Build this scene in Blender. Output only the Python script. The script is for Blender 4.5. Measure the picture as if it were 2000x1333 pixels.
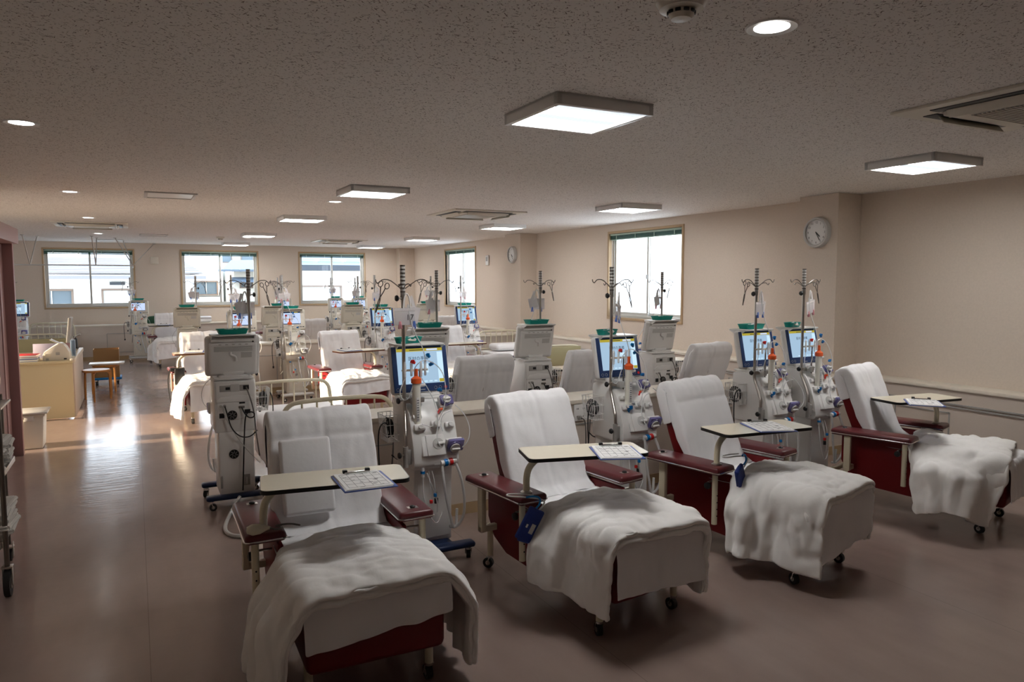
import bpy, bmesh, math, random
import numpy as np
from mathutils import Vector, Matrix, Euler, noise

C = bpy.context.scene.collection
for o in list(bpy.data.objects): bpy.data.objects.remove(o)
SC = bpy.context.scene
PI = math.pi
def R(d): return math.radians(d)
# ------------------------------------------------------------------ camera
FPX = 1420.3
yaw, pit, rol = 0.478086, 0.0815217, -0.0015772
fw = Vector((math.sin(yaw)*math.cos(pit), math.cos(yaw)*math.cos(pit), -math.sin(pit)))
rt = Vector((math.cos(yaw), -math.sin(yaw), 0)); up = rt.cross(fw)
r2 = rt*math.cos(rol)+up*math.sin(rol); u2 = -rt*math.sin(rol)+up*math.cos(rol)
cam = bpy.data.objects.new('camera', bpy.data.cameras.new('camera'))
C.objects.link(cam)
cam.matrix_world = Matrix(((r2.x, u2.x, -fw.x, 0), (r2.y, u2.y, -fw.y, 0), (r2.z, u2.z, -fw.z, 1.65), (0, 0, 0, 1)))
cam.data.sensor_width = 36; cam.data.lens = FPX*36/2000
cam.data.clip_start = 0.05; cam.data.clip_end = 300
SC.camera = cam
SC.view_settings.view_transform = 'Standard'; SC.view_settings.look = 'None'
SC.view_settings.exposure = 1.06; SC.view_settings.gamma = 1.0
SC.view_settings.use_curve_mapping = False
SC.cycles.use_denoising = True
SC.cycles.max_bounces = 9; SC.cycles.diffuse_bounces = 5; SC.cycles.transparent_max_bounces = 12
SC.cycles.sample_clamp_indirect = 6
# ------------------------------------------------------------------ sky and sun
SKY = 2.7; SUN = 9.0; PANEL = 16; DOWN = 8
w = bpy.data.worlds.new('sky'); SC.world = w; w.use_nodes = True
nt = w.node_tree; nt.nodes.clear()
wo = nt.nodes.new('ShaderNodeOutputWorld'); bg = nt.nodes.new('ShaderNodeBackground')
tc = nt.nodes.new('ShaderNodeTexCoord'); sx = nt.nodes.new('ShaderNodeSeparateXYZ'); rp = nt.nodes.new('ShaderNodeValToRGB')
nt.links.new(tc.outputs['Generated'], sx.inputs[0]); nt.links.new(sx.outputs['Z'], rp.inputs[0])
rp.color_ramp.elements[0].position = 0.0; rp.color_ramp.elements[0].color = (.92, .96, 1, 1)
rp.color_ramp.elements[1].position = 0.7; rp.color_ramp.elements[1].color = (.55, .74, 1, 1)
nt.links.new(rp.outputs[0], bg.inputs[0]); bg.inputs[1].default_value = SKY
nt.links.new(bg.outputs[0], wo.inputs[0])
sun = bpy.data.lights.new('sun', 'SUN'); sun.energy = SUN; sun.angle = R(1.2); sun.color = (1, .80, .56)
so = bpy.data.objects.new('sun', sun); C.objects.link(so)
so.rotation_euler = Vector((1, -.03, -.185)).to_track_quat('-Z', 'Y').to_euler(); so.location = (-12, 5, 8)

# ------------------------------------------------------------------ materials
MATS = {}
def mat(name, col, rough=.5, metal=0, spec=.5, bump=None, emit=None, alpha=None, trans=0, coat=0, sheen=0, mottling=None, ior=1.45, sub=0):
    if name in MATS: return MATS[name]
    m = bpy.data.materials.new(name); m.use_nodes = True
    n = m.node_tree.nodes; L = m.node_tree.links; b = n['Principled BSDF']
    b.inputs['Base Color'].default_value = (*col, 1); b.inputs['Roughness'].default_value = rough
    b.inputs['Metallic'].default_value = metal; b.inputs['Specular IOR Level'].default_value = spec
    b.inputs['IOR'].default_value = ior
    if coat: b.inputs['Coat Weight'].default_value = coat; b.inputs['Coat Roughness'].default_value = .1
    if sheen: b.inputs['Sheen Weight'].default_value = sheen
    if trans: b.inputs['Transmission Weight'].default_value = trans
    if alpha is not None: b.inputs['Alpha'].default_value = alpha
    if emit: b.inputs['Emission Color'].default_value = (*emit[0], 1); b.inputs['Emission Strength'].default_value = emit[1]
    if bump or mottling:
        t = n.new('ShaderNodeTexCoord')
    if bump:
        sc, st, det = bump
        x = n.new('ShaderNodeTexNoise'); x.inputs['Scale'].default_value = sc; x.inputs['Detail'].default_value = det
        L.new(t.outputs['Object'], x.inputs['Vector'])
        bp = n.new('ShaderNodeBump'); bp.inputs['Strength'].default_value = st; bp.inputs['Distance'].default_value = .01
        L.new(x.outputs['Fac'], bp.inputs['Height']); L.new(bp.outputs[0], b.inputs['Normal'])
    if mottling:
        sc, amt = mottling
        x = n.new('ShaderNodeTexNoise'); x.inputs['Scale'].default_value = sc; x.inputs['Detail'].default_value = 5
        L.new(t.outputs['Object'], x.inputs['Vector'])
        r = n.new('ShaderNodeValToRGB'); r.color_ramp.elements[0].position = .3; r.color_ramp.elements[1].position = .7
        r.color_ramp.elements[0].color = tuple(c*(1-amt) for c in col)+(1,); r.color_ramp.elements[1].color = tuple(min(1, c*(1+amt)) for c in col)+(1,)
        L.new(x.outputs['Fac'], r.inputs[0]); L.new(r.outputs[0], b.inputs['Base Color'])
    MATS[name] = m; return m

M_wall = mat('beige_wallpaper', (.69, .595, .505), .85, spec=.2, bump=(420, .25, 3), mottling=(60, .03))
M_lowwall = mat('lower_wall_paper', (.60, .52, .45), .8, spec=.2, bump=(420, .25, 3))
M_shelf = mat('cream_laminate_shelf', (.72, .66, .56), .4, mottling=(30, .02))
M_skirt = mat('tan_vinyl_baseboard', (.42, .30, .17), .4)
M_red = mat('red_vinyl', (.145, .004, .006), .42, spec=.35, bump=(260, .06, 2))
M_arm = mat('maroon_vinyl', (.115, .018, .022), .33, spec=.5, bump=(500, .08, 2))
M_sheet = mat('white_cotton_sheet', (.86, .855, .865), .9, spec=.1, bump=(45, .10, 6), sheen=.15)
M_duvet = mat('white_duvet_cotton', (.88, .865, .84), .9, spec=.1, bump=(14, .28, 6), sheen=.2)
M_ivory = mat('ivory_painted_steel', (.68, .62, .46), .38)
M_chrome = mat('chrome', (.75, .75, .75), .16, metal=1)
M_steel = mat('brushed_steel', (.50, .47, .43), .3, metal=1)
M_dsteel = mat('dark_steel', (.22, .20, .18), .35, metal=1)
M_black = mat('black_plastic', (.012, .012, .013), .4)
M_rubber = mat('black_rubber', (.02, .02, .02), .6)
M_white = mat('white_plastic', (.78, .77, .75), .28, spec=.5)
M_cream = mat('cream_plastic', (.68, .64, .55), .35)
M_grey = mat('grey_plastic', (.36, .35, .33), .45)
M_lgrey = mat('light_grey_plastic', (.55, .54, .52), .4)
M_navy = mat('navy_plastic', (.012, .028, .085), .35)
M_bezel = mat('blue_bezel', (.022, .05, .15), .35)
M_green = mat('turquoise_plastic', (.0, .27, .22), .35)
M_ivoryT = mat('ivory_melamine', (.78, .72, .57), .22, spec=.5)
M_edge = mat('black_edge_band', (.012, .011, .01), .4)
M_brownedge = mat('brown_edge_band', (.13, .045, .02), .4)
M_blue = mat('blue_plastic', (.0, .17, .50), .35)
M_redp = mat('red_plastic', (.62, .02, .02), .35)
M_orange = mat('orange_plastic', (.85, .13, .03), .35)
M_purple = mat('violet_clear_plastic', (.20, .18, .45), .12, alpha=.62, coat=.4)
M_clear = mat('clear_tube', (.88, .89, .89), .12, alpha=.68, coat=.3)
M_clearbag = mat('clear_vinyl', (.80, .78, .80), .15, alpha=.55, coat=.3)
M_fibre = mat('fibre_white', (.85, .83, .74), .3, coat=.3)
M_cord = mat('grey_cord', (.16, .15, .14), .5)
M_paper = mat('paper', (.86, .86, .85), .8)
M_ink = mat('grey_ink', (.25, .25, .26), .8)
M_clipb = mat('blue_clipboard', (.09, .14, .42), .4)
M_cuff = mat('blue_nylon', (.01, .03, .20), .55, bump=(300, .2, 2))
M_pink = mat('pink_painted_steel', (.33, .18, .175), .4)
M_pinkd = mat('pink_door_face', (.22, .11, .11), .45)
M_wood = mat('birch_wood', (.50, .22, .06), .35, mottling=(14, .15))
M_card = mat('cardboard', (.30, .18, .08), .8)
M_olive = mat('olive_panel', (.40, .36, .20), .6)
M_desk = mat('cream_desk_panel', (.66, .57, .36), .5)
M_frame = mat('oak_window_trim', (.48, .34, .20), .5)
M_alu = mat('aluminium_sash', (.60, .59, .55), .4, metal=.3)
M_blind = mat('green_blind', (.02, .10, .075), .4)
M_blindrail = mat('pale_green_rail', (.42, .56, .48), .4)
M_card_w = mat('white_card', (.70, .66, .66), .5)
M_lid = mat('translucent_lid', (.75, .74, .70), .2)
M_bin = mat('ivory_bin_plastic', (.80, .76, .66), .35)

def glassy(name, tint, mixf, rough=0):
    m = bpy.data.materials.new(name); m.use_nodes = True; n = m.node_tree.nodes; L = m.node_tree.links; n.clear()
    o = n.new('ShaderNodeOutputMaterial'); t = n.new('ShaderNodeBsdfTransparent'); g = n.new('ShaderNodeBsdfGlossy'); x = n.new('ShaderNodeMixShader')
    t.inputs[0].default_value = (*tint, 1); g.inputs['Roughness'].default_value = rough; x.inputs[0].default_value = mixf
    L.new(t.outputs[0], x.inputs[1]); L.new(g.outputs[0], x.inputs[2]); L.new(x.outputs[0], o.inputs[0]); return m
M_glass = glassy('window_glass', (.95, .98, .98), .05)
def frosted():
    m = bpy.data.materials.new('frosted_glass'); m.use_nodes = True; n = m.node_tree.nodes; L = m.node_tree.links; n.clear()
    o = n.new('ShaderNodeOutputMaterial'); t = n.new('ShaderNodeBsdfTranslucent'); g = n.new('ShaderNodeBsdfGlossy'); x = n.new('ShaderNodeMixShader')
    t.inputs[0].default_value = (.93, .96, .97, 1); g.inputs['Roughness'].default_value = .3; x.inputs[0].default_value = .05
    L.new(t.outputs[0], x.inputs[1]); L.new(g.outputs[0], x.inputs[2]); L.new(x.outputs[0], o.inputs[0]); return m
M_frost = frosted()
def emis(name, col, s):
    m = bpy.data.materials.new(name); m.use_nodes = True; n = m.node_tree.nodes; L = m.node_tree.links; n.clear()
    o = n.new('ShaderNodeOutputMaterial'); e = n.new('ShaderNodeEmission'); e.inputs[0].default_value = (*col, 1); e.inputs[1].default_value = s
    L.new(e.outputs[0], o.inputs[0]); return m
M_panel = emis('lamp_diffuser', (1, .985, .97), PANEL)
M_panel2 = emis('lamp_diffuser_dim', (.86, .93, 1), .52)
M_down = emis('downlight_lens', (1, .97, .92), DOWN)
M_scr = emis('screen_blue', (.42, .60, .78), .44)
M_scrw = emis('screen_pale', (.55, .66, .90), .54)
M_scrd = emis('screen_dim', (.42, .47, .50), .45)
M_scry = emis('screen_yellow', (.42, .34, .04), .5)
M_scrt = emis('screen_ink', (.02, .03, .06), .3)
M_scrp = emis('screen_panel', (.50, .68, .80), .6)

def floor_mat():
    m = bpy.data.materials.new('pink_beige_vinyl_floor'); m.use_nodes = True; n = m.node_tree.nodes; L = m.node_tree.links; b = n['Principled BSDF']
    t = n.new('ShaderNodeTexCoord'); mp = n.new('ShaderNodeMapping'); L.new(t.outputs['Object'], mp.inputs[0]); mp.inputs['Scale'].default_value = (1.0, .35, 1)
    a = n.new('ShaderNodeTexNoise'); a.inputs['Scale'].default_value = 6; a.inputs['Detail'].default_value = 6; L.new(mp.outputs[0], a.inputs['Vector'])
    r = n.new('ShaderNodeValToRGB'); r.color_ramp.elements[0].position = .25; r.color_ramp.elements[1].position = .75
    r.color_ramp.elements[0].color = (.29, .215, .185, 1); r.color_ramp.elements[1].color = (.345, .26, .225, 1)
    L.new(a.outputs['Fac'], r.inputs[0])
    sp = n.new('ShaderNodeSeparateXYZ'); L.new(t.outputs['Object'], sp.inputs[0])
    md = n.new('ShaderNodeMath'); md.operation = 'PINGPONG'; md.inputs[1].default_value = .91; L.new(sp.outputs['X'], md.inputs[0])
    lt = n.new('ShaderNodeMath'); lt.operation = 'LESS_THAN'; lt.inputs[1].default_value = .0014; L.new(md.outputs[0], lt.inputs[0])
    mx = n.new('ShaderNodeMixRGB'); mx.inputs[2].default_value = (.22, .155, .13, 1); L.new(lt.outputs[0], mx.inputs[0]); L.new(r.outputs[0], mx.inputs[1])
    L.new(mx.outputs[0], b.inputs['Base Color'])
    b.inputs['Specular IOR Level'].default_value = .55
    w1 = n.new('ShaderNodeTexNoise'); w1.inputs['Scale'].default_value = 5.5; w1.inputs['Detail'].default_value = 3; L.new(mp.outputs[0], w1.inputs['Vector'])
    mp2 = n.new('ShaderNodeMapping'); L.new(t.outputs['Object'], mp2.inputs[0]); mp2.inputs['Scale'].default_value = (2.0, 9, 1)
    w2 = n.new('ShaderNodeTexNoise'); w2.inputs['Scale'].default_value = 2.2; w2.inputs['Detail'].default_value = 2; L.new(mp2.outputs[0], w2.inputs['Vector'])
    ad = n.new('ShaderNodeMath'); ad.operation = 'ADD'; L.new(w1.outputs['Fac'], ad.inputs[0]); L.new(w2.outputs['Fac'], ad.inputs[1])
    bp = n.new('ShaderNodeBump'); bp.inputs['Strength'].default_value = .10; bp.inputs['Distance'].default_value = .012
    L.new(ad.outputs[0], bp.inputs['Height']); L.new(bp.outputs[0], b.inputs['Normal'])
    rr = n.new('ShaderNodeMapRange'); rr.inputs['To Min'].default_value = .12; rr.inputs['To Max'].default_value = .22; L.new(a.outputs['Fac'], rr.inputs['Value'])
    L.new(rr.outputs[0], b.inputs['Roughness']); return m
M_floor = floor_mat()
def ceil_mat():
    m = bpy.data.materials.new('fissured_ceiling_board'); m.use_nodes = True; n = m.node_tree.nodes; L = m.node_tree.links; b = n['Principled BSDF']
    t = n.new('ShaderNodeTexCoord')
    outs = []
    for k, (rot, sc, dens) in enumerate([(20, (44, 150, 1), .725), (75, (50, 160, 1), .73), (130, (42, 165, 1), .725), (-20, (85, 95, 1), .735)]):
        m0 = n.new('ShaderNodeMapping'); m0.inputs['Rotation'].default_value = (0, 0, R(rot)); L.new(t.outputs['Object'], m0.inputs[0])
        mp = n.new('ShaderNodeMapping'); mp.inputs['Scale'].default_value = sc; mp.inputs['Location'].default_value = (k*3.7, k*1.3, 0)
        L.new(m0.outputs[0], mp.inputs[0])
        x = n.new('ShaderNodeTexNoise'); x.inputs['Scale'].default_value = 1; x.inputs['Detail'].default_value = 1.0; L.new(mp.outputs[0], x.inputs['Vector'])
        g = n.new('ShaderNodeMapRange'); g.inputs['From Min'].default_value = dens-.045; g.inputs['From Max'].default_value = dens; L.new(x.outputs['Fac'], g.inputs['Value'])
        outs.append(g)
    cur = outs[0].outputs[0]
    for g in outs[1:]:
        a = n.new('ShaderNodeMath'); a.operation = 'MAXIMUM'; L.new(cur, a.inputs[0]); L.new(g.outputs[0], a.inputs[1]); cur = a.outputs[0]
    mx = n.new('ShaderNodeMixRGB'); mx.inputs[1].default_value = (.83, .795, .76, 1); mx.inputs[2].default_value = (.24, .205, .18, 1)
    L.new(cur, mx.inputs[0]); L.new(mx.outputs[0], b.inputs['Base Color']); b.inputs['Roughness'].default_value = .9; b.inputs['Specular IOR Level'].default_value = .15
    return m
M_ceil = ceil_mat()

# ------------------------------------------------------------------ mesh helpers
class MB:
    def __init__(s): s.bm = bmesh.new(); s.mats = []
    def mi(s, m):
        if m not in s.mats: s.mats.append(m)
        return s.mats.index(m)
    def _fin(s, faces, m):
        k = s.mi(m)
        for f in faces: f.material_index = k
    def box(s, c, d, m, bev=0, rot=None, seg=2, taper=None):
        g = bmesh.ops.create_cube(s.bm, size=1); vs = g['verts']
        for v in vs:
            tz = 1
            if taper and v.co.z > 0: tz = taper
            v.co = Vector((v.co.x*d[0]*tz, v.co.y*d[1]*tz, v.co.z*d[2]))
        fs = list({f for v in vs for f in v.link_faces})
        if bev:
            es = list({e for v in vs for e in v.link_edges})
            r = bmesh.ops.bevel(s.bm, geom=es, offset=min(bev, .49*min(d)), segments=seg, affect='EDGES', profile=.5)
            vs = list({v for f in r['faces'] for v in f.verts} | {v for v in vs if v.is_valid})
            fs = list({f for v in vs for f in v.link_faces})
        M = Matrix.Translation(c) @ (Euler(rot).to_matrix().to_4x4() if rot else Matrix())
        for v in vs: v.co = M @ v.co
        s._fin(fs, m); return s
    def cyl(s, a, b, r0, m, r1=None, seg=16, cap=True):
        a = Vector(a); b = Vector(b); r1 = r0 if r1 is None else r1
        z = (b-a).normalized(); x = z.orthogonal().normalized(); y = z.cross(x)
        A = [s.bm.verts.new(a+(x*math.cos(t)+y*math.sin(t))*r0) for t in [2*PI*i/seg for i in range(seg)]]
        B = [s.bm.verts.new(b+(x*math.cos(t)+y*math.sin(t))*r1) for t in [2*PI*i/seg for i in range(seg)]]
        fs = [s.bm.faces.new((A[i], A[(i+1) % seg], B[(i+1) % seg], B[i])) for i in range(seg)]
        if cap: fs += [s.bm.faces.new(A[::-1]), s.bm.faces.new(B)]
        s._fin(fs, m); return s
    def tube(s, pts, r, m, seg=8, closed=False, smooth=0):
        P = [Vector(p) for p in pts]
        for _ in range(smooth):
            Q = [P[0]]
            for a, b in zip(P[:-1], P[1:]): Q += [a.lerp(b, .25), a.lerp(b, .75)]
            P = Q+[P[-1]]
        n = len(P); rings = []; x = None
        for i, p in enumerate(P):
            t = (P[(i+1) % n]-P[i-1]) if closed else (P[min(i+1, n-1)]-P[max(i-1, 0)])
            if t.length < 1e-9: t = Vector((0, 0, 1))
            t.normalize()
            if x is None: x = t.orthogonal().normalized()
            else:
                x = x-t*x.dot(t)
                x = x.normalized() if x.length > 1e-6 else t.orthogonal().normalized()
            y = t.cross(x)
            rings.append([s.bm.verts.new(p+(x*math.cos(a)+y*math.sin(a))*r) for a in [2*PI*k/seg for k in range(seg)]])
        fs = []
        for i in range(n if closed else n-1):
            A = rings[i]; B = rings[(i+1) % n]
            fs += [s.bm.faces.new((A[k], A[(k+1) % seg], B[(k+1) % seg], B[k])) for k in range(seg)]
        if not closed: fs += [s.bm.faces.new(rings[0][::-1]), s.bm.faces.new(rings[-1])]
        s._fin(fs, m); return s
    def prism(s, poly, axis, a, b, m, bev=0):
        def P(u, v, t): return {'x': (t, u, v), 'y': (u, t, v), 'z': (u, v, t)}[axis]
        A = [s.bm.verts.new(P(u, v, a)) for u, v in poly]; B = [s.bm.verts.new(P(u, v, b)) for u, v in poly]; n = len(poly)
        fs = [s.bm.faces.new((A[i], A[(i+1) % n], B[(i+1) % n], B[i])) for i in range(n)]+[s.bm.faces.new(A[::-1]), s.bm.faces.new(B)]
        bmesh.ops.recalc_face_normals(s.bm, faces=fs)
        if bev:
            es = list({e for f in fs for e in f.edges if len(e.link_faces) == 2 and e.calc_face_angle(0) > .6})
            r = bmesh.ops.bevel(s.bm, geom=es, offset=bev, segments=2, affect='EDGES', profile=.5)
            fs = list({f for v in {v for f in r['faces'] for v in f.verts} for f in v.link_faces} | {f for f in fs if f.is_valid})
        s._fin(fs, m); return s
    def lathe(s, prof, c, m, seg=20, axis='z', sc=(1, 1), cap=True):
        rings = []
        for r, h in prof:
            rg = []
            for i in range(seg):
                a = 2*PI*i/seg; u = r*math.cos(a)*sc[0]; v = r*math.sin(a)*sc[1]
                p = {'z': (u, v, h), 'y': (u, h, v), 'x': (h, u, v)}[axis]
                rg.append(s.bm.verts.new(Vector(c)+Vector(p)))
            rings.append(rg)
        fs = []
        for A, B in zip(rings[:-1], rings[1:]):
            fs += [s.bm.faces.new((A[i], A[(i+1) % seg], B[(i+1) % seg], B[i])) for i in range(seg)]
        if cap and prof[0][0] > 1e-5: fs.append(s.bm.faces.new(rings[0][::-1]))
        if cap and prof[-1][0] > 1e-5: fs.append(s.bm.faces.new(rings[-1]))
        bmesh.ops.recalc_face_normals(s.bm, faces=fs)
        s._fin(fs, m); return s
    def quad(s, pts, m):
        f = s.bm.faces.new([s.bm.verts.new(p) for p in pts]); s._fin([f], m); return s
    def grid(s, arr, m):
        ny, nx = arr.shape[:2]
        V = [[s.bm.verts.new(arr[j, i]) for i in range(nx)] for j in range(ny)]
        fs = [s.bm.faces.new((V[j][i], V[j][i+1], V[j+1][i+1], V[j+1][i])) for j in range(ny-1) for i in range(nx-1)]
        s._fin(fs, m); return s
    def xf(s, M):
        for v in s.bm.verts: v.co = M @ v.co
        return s
    def add(s, mesh, M, m):
        k = s.mi(m); vs = [s.bm.verts.new(M @ v.co) for v in mesh.vertices]
        for p in mesh.polygons:
            try: f = s.bm.faces.new([vs[i] for i in p.vertices]); f.material_index = k
            except ValueError: pass
        return s
    def build(s, name, parent=None, ang=35, loc=None, solid=0, sub=0):
        me = bpy.data.meshes.new(name); s.bm.to_mesh(me); s.bm.free()
        for m in s.mats: me.materials.append(m)
        me.polygons.foreach_set('use_smooth', [True]*len(me.polygons)); me.set_sharp_from_angle(angle=R(ang))
        o = bpy.data.objects.new(name, me); C.objects.link(o)
        if parent: o.parent = parent
        if loc: o.location = loc
        if solid:
            md = o.modifiers.new('solid', 'SOLIDIFY'); md.thickness = solid; md.offset = 0
        if sub:
            md = o.modifiers.new('sub', 'SUBSURF'); md.levels = sub; md.render_levels = sub
        return o
def tag(o, label, cat, group=None, kind=None):
    o['label'] = label; o['category'] = cat
    if group: o['group'] = group
    if kind: o['kind'] = kind
    return o
def thing(name, label, cat, loc=(0, 0, 0), rz=0, group=None, kind=None):
    o = bpy.data.objects.new(name, None); C.objects.link(o); o.location = loc; o.rotation_euler = (0, 0, rz); o.empty_display_size = .1
    return tag(o, label, cat, group, kind)
def dup(o, loc=None, rz=None, label=None, group=None, parent=None):
    c = o.copy(); C.objects.link(c)
    if loc is not None: c.location = loc
    if rz is not None: c.rotation_euler = (0, 0, rz)
    if label: c['label'] = label
    if group: c['group'] = group
    if parent is not None: c.parent = parent
    for ch in list(o.children): dup(ch, parent=c)
    return c
TXT = {}
def text_mesh(txt, size):
    k = (txt, size)
    if k not in TXT:
        cu = bpy.data.curves.new('t', 'FONT'); cu.body = txt; cu.size = size; cu.align_x = 'CENTER'; cu.align_y = 'CENTER'
        ob = bpy.data.objects.new('t', cu); C.objects.link(ob)
        dg = bpy.context.evaluated_depsgraph_get(); me = bpy.data.meshes.new_from_object(ob.evaluated_get(dg))
        bpy.data.objects.remove(ob); TXT[k] = me
    return TXT[k]

# ------------------------------------------------------------------ room shell
XW, YB, CH = 6.38, 17.95, 2.50
XL = -5.6
def rect_wall(name, org, ux, uw, uh, holes, m, thick, inward, label):
    """wall in the plane org + ux*a + z*b, holes = (a0,a1,b0,b1), thickness away from the room"""
    b = MB(); ux = Vector(ux); org = Vector(org); nrm = Vector(inward)*-thick
    As = sorted({0, uw}|{h[0] for h in holes}|{h[1] for h in holes}); Bs = sorted({0, uh}|{h[2] for h in holes}|{h[3] for h in holes})
    P = lambda a, z, t: org+ux*a+Vector((0, 0, z))+nrm*t
    for a0, a1 in zip(As[:-1], As[1:]):
        for b0, b1 in zip(Bs[:-1], Bs[1:]):
            if any(h[0] <= a0+1e-6 and h[1] >= a1-1e-6 and h[2] <= b0+1e-6 and h[3] >= b1-1e-6 for h in holes): continue
            for t in (0, 1): b.quad([P(a0, b0, t), P(a1, b0, t), P(a1, b1, t), P(a0, b1, t)], m)
    for h in holes:
        for (p, q) in (((h[0], h[2]), (h[1], h[2])), ((h[1], h[2]), (h[1], h[3])), ((h[1], h[3]), (h[0], h[3])), ((h[0], h[3]), (h[0], h[2]))):
            b.quad([P(*p, 0), P(*q, 0), P(*q, 1), P(*p, 1)], m)
    for (p, q) in (((0, 0), (uw, 0)), ((uw, 0), (uw, uh)), ((uw, uh), (0, uh)), ((0, uh), (0, 0))):
        b.quad([P(*p, 0), P(*q, 0), P(*q, 1), P(*p, 1)], m)
    bmesh.ops.remove_doubles(b.bm, verts=b.bm.verts, dist=1e-5)
    return tag(b.build(name), label, 'wall', kind='structure')
tag(MB().box(((XW+XL)/2, 7.4, -.1), (XW-XL+1, 21.6, .2), M_floor).build('floor'), 'glossy pinkish beige vinyl floor', 'floor', kind='structure')
tag(MB().box(((XW+XL)/2, 7.4, CH+.1), (XW-XL+1, 21.6, .2), M_ceil).build('ceiling'), 'off-white fissured acoustic ceiling', 'ceiling', kind='structure')
WB = [(-1.64, 0.0), (.97, 2.58), (3.56, 5.13)]
rect_wall('wall_back', (XL, YB, 0), (1, 0, 0), XW-XL, CH, [(a-XL, b-XL, 1.12, 2.34) for a, b in WB], M_wall, .16, (0, -1, 0), 'beige far wall with three windows')
WR = [(7.47, 9.11), (13.98, 15.64)]
rect_wall('wall_right', (XW, -3.2, 0), (0, 1, 0), YB+3.2, CH, [(a+3.2, b+3.2, 1.12, 2.36) for a, b in WR], M_wall, .16, (-1, 0, 0), 'beige long right wall with two windows')
rect_wall('wall_far_left', (XL, 8.2, 0), (0, 1, 0), YB-8.2, CH, [(.25, 2.75, .75, 2.2), (4.4, 6.2, 1.1, 2.2)], M_wall, .16, (1, 0, 0), 'beige wall of the nurse corner with windows')
rect_wall('wall_corner', (XL, 8.2, 0), (1, 0, 0), -1.17-XL, CH, [], M_wall, .16, (0, 1, 0), 'beige short wall behind the desk corner')
rect_wall('wall_left', (-1.10, -3.2, 0), (0, 1, 0), 11.37, CH, [], M_wall, .12, (1, 0, 0), 'beige left wall ending beside the pink door')
rect_wall('wall_rear', (-1.1, -3.2, 0), (1, 0, 0), XW+1.1, CH, [], M_wall, .16, (0, 1, 0), 'beige wall behind the viewpoint')
# pillars
for i, (x0, x1, y0, y1) in enumerate([(6.05, 6.38, 4.84, 5.30), (6.05, 6.38, 11.35, 11.95), (5.98, 6.38, 17.72, 17.95)]):
    tag(MB().box(((x0+x1)/2, (y0+y1)/2, CH/2), (x1-x0, y1-y0, CH-.004), M_wall).build('trim_%d' % (i+1)),
        ['beige pillar on the right wall carrying the nearer clock', 'beige pillar on the right wall carrying the farther clock', 'beige pillar in the far right corner'][i], 'pillar', kind='structure')
# low service wall along right and back wall, with ledge
def service(name, x0, x1, y0, y1, label, face):
    b = MB().box(((x0+x1)/2, (y0+y1)/2, .36), (x1-x0, y1-y0, .72), M_lowwall)
    ov = .015
    b.box(((x0+x1)/2, (y0+y1)/2, .733), (x1-x0+2*ov, y1-y0+2*ov, .03), M_shelf, .004)
    # skirting and inset access panels on the visible face(s)
    if 'x' in face:
        b.box((x0-.004, (y0+y1)/2, .04), (.012, y1-y0, .08), M_skirt)
        b.box((x0-.006, (y0+y1)/2, .60), (.014, y1-y0, .012), M_grey).box((x0-.006, (y0+y1)/2, .575), (.014, y1-y0, .012), M_grey)
        k = y0+.8
        while k < y1-.6:
            b.box((x0-.003, k, .52), (.01, .5, .01), M_grey).box((x0-.003, k, .20), (.01, .5, .01), M_grey)
            b.box((x0-.003, k-.25, .36), (.01, .01, .32), M_grey).box((x0-.003, k+.25, .36), (.01, .01, .32), M_grey); k += 2.1
    if 'y' in face:
        b.box(((x0+x1)/2, y0-.004, .04), (x1-x0, .012, .08), M_skirt)
        k = x0+.55
        while k < x1-.3:
            b.box((k, y0-.003, .56), (.5, .01, .01), M_grey).box((k, y0-.003, .16), (.5, .01, .01), M_grey)
            b.box((k-.25, y0-.003, .36), (.01, .01, .40), M_grey).box((k+.25, y0-.003, .36), (.01, .01, .40), M_grey); k += 1.55
    if 'Y' in face: b.box(((x0+x1)/2, y1+.004, .04), (x1-x0, .012, .08), M_skirt)
    if 'w' in face: b.box((x0-.004, (y0+y1)/2, .04), (.012, y1-y0, .08), M_skirt)
    return tag(b.build(name), label, 'low wall', kind='structure')
service('trim_4', 6.17, 6.375, -3.1, 4.83, 'cream ledge over grey trunking along the near right wall', 'x')
service('trim_5', 6.17, 6.375, 5.31, 11.34, 'cream ledge along the right wall between the pillars', 'x')
service('trim_6', 6.17, 6.375, 11.96, 17.70, 'cream ledge along the far end of the right wall', 'x')
service('trim_7', -5.5, 5.97, 17.62, 17.94, 'cream ledge along the foot of the far wall', 'y')
service('trim_8', .92, 6.165, 4.66, 5.00, 'near low service wall with cream top behind the front chairs', 'yYw')
service('trim_9', 1.05, 6.165, 11.20, 11.55, 'far low service wall with cream top in mid room', 'yYw')

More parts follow.
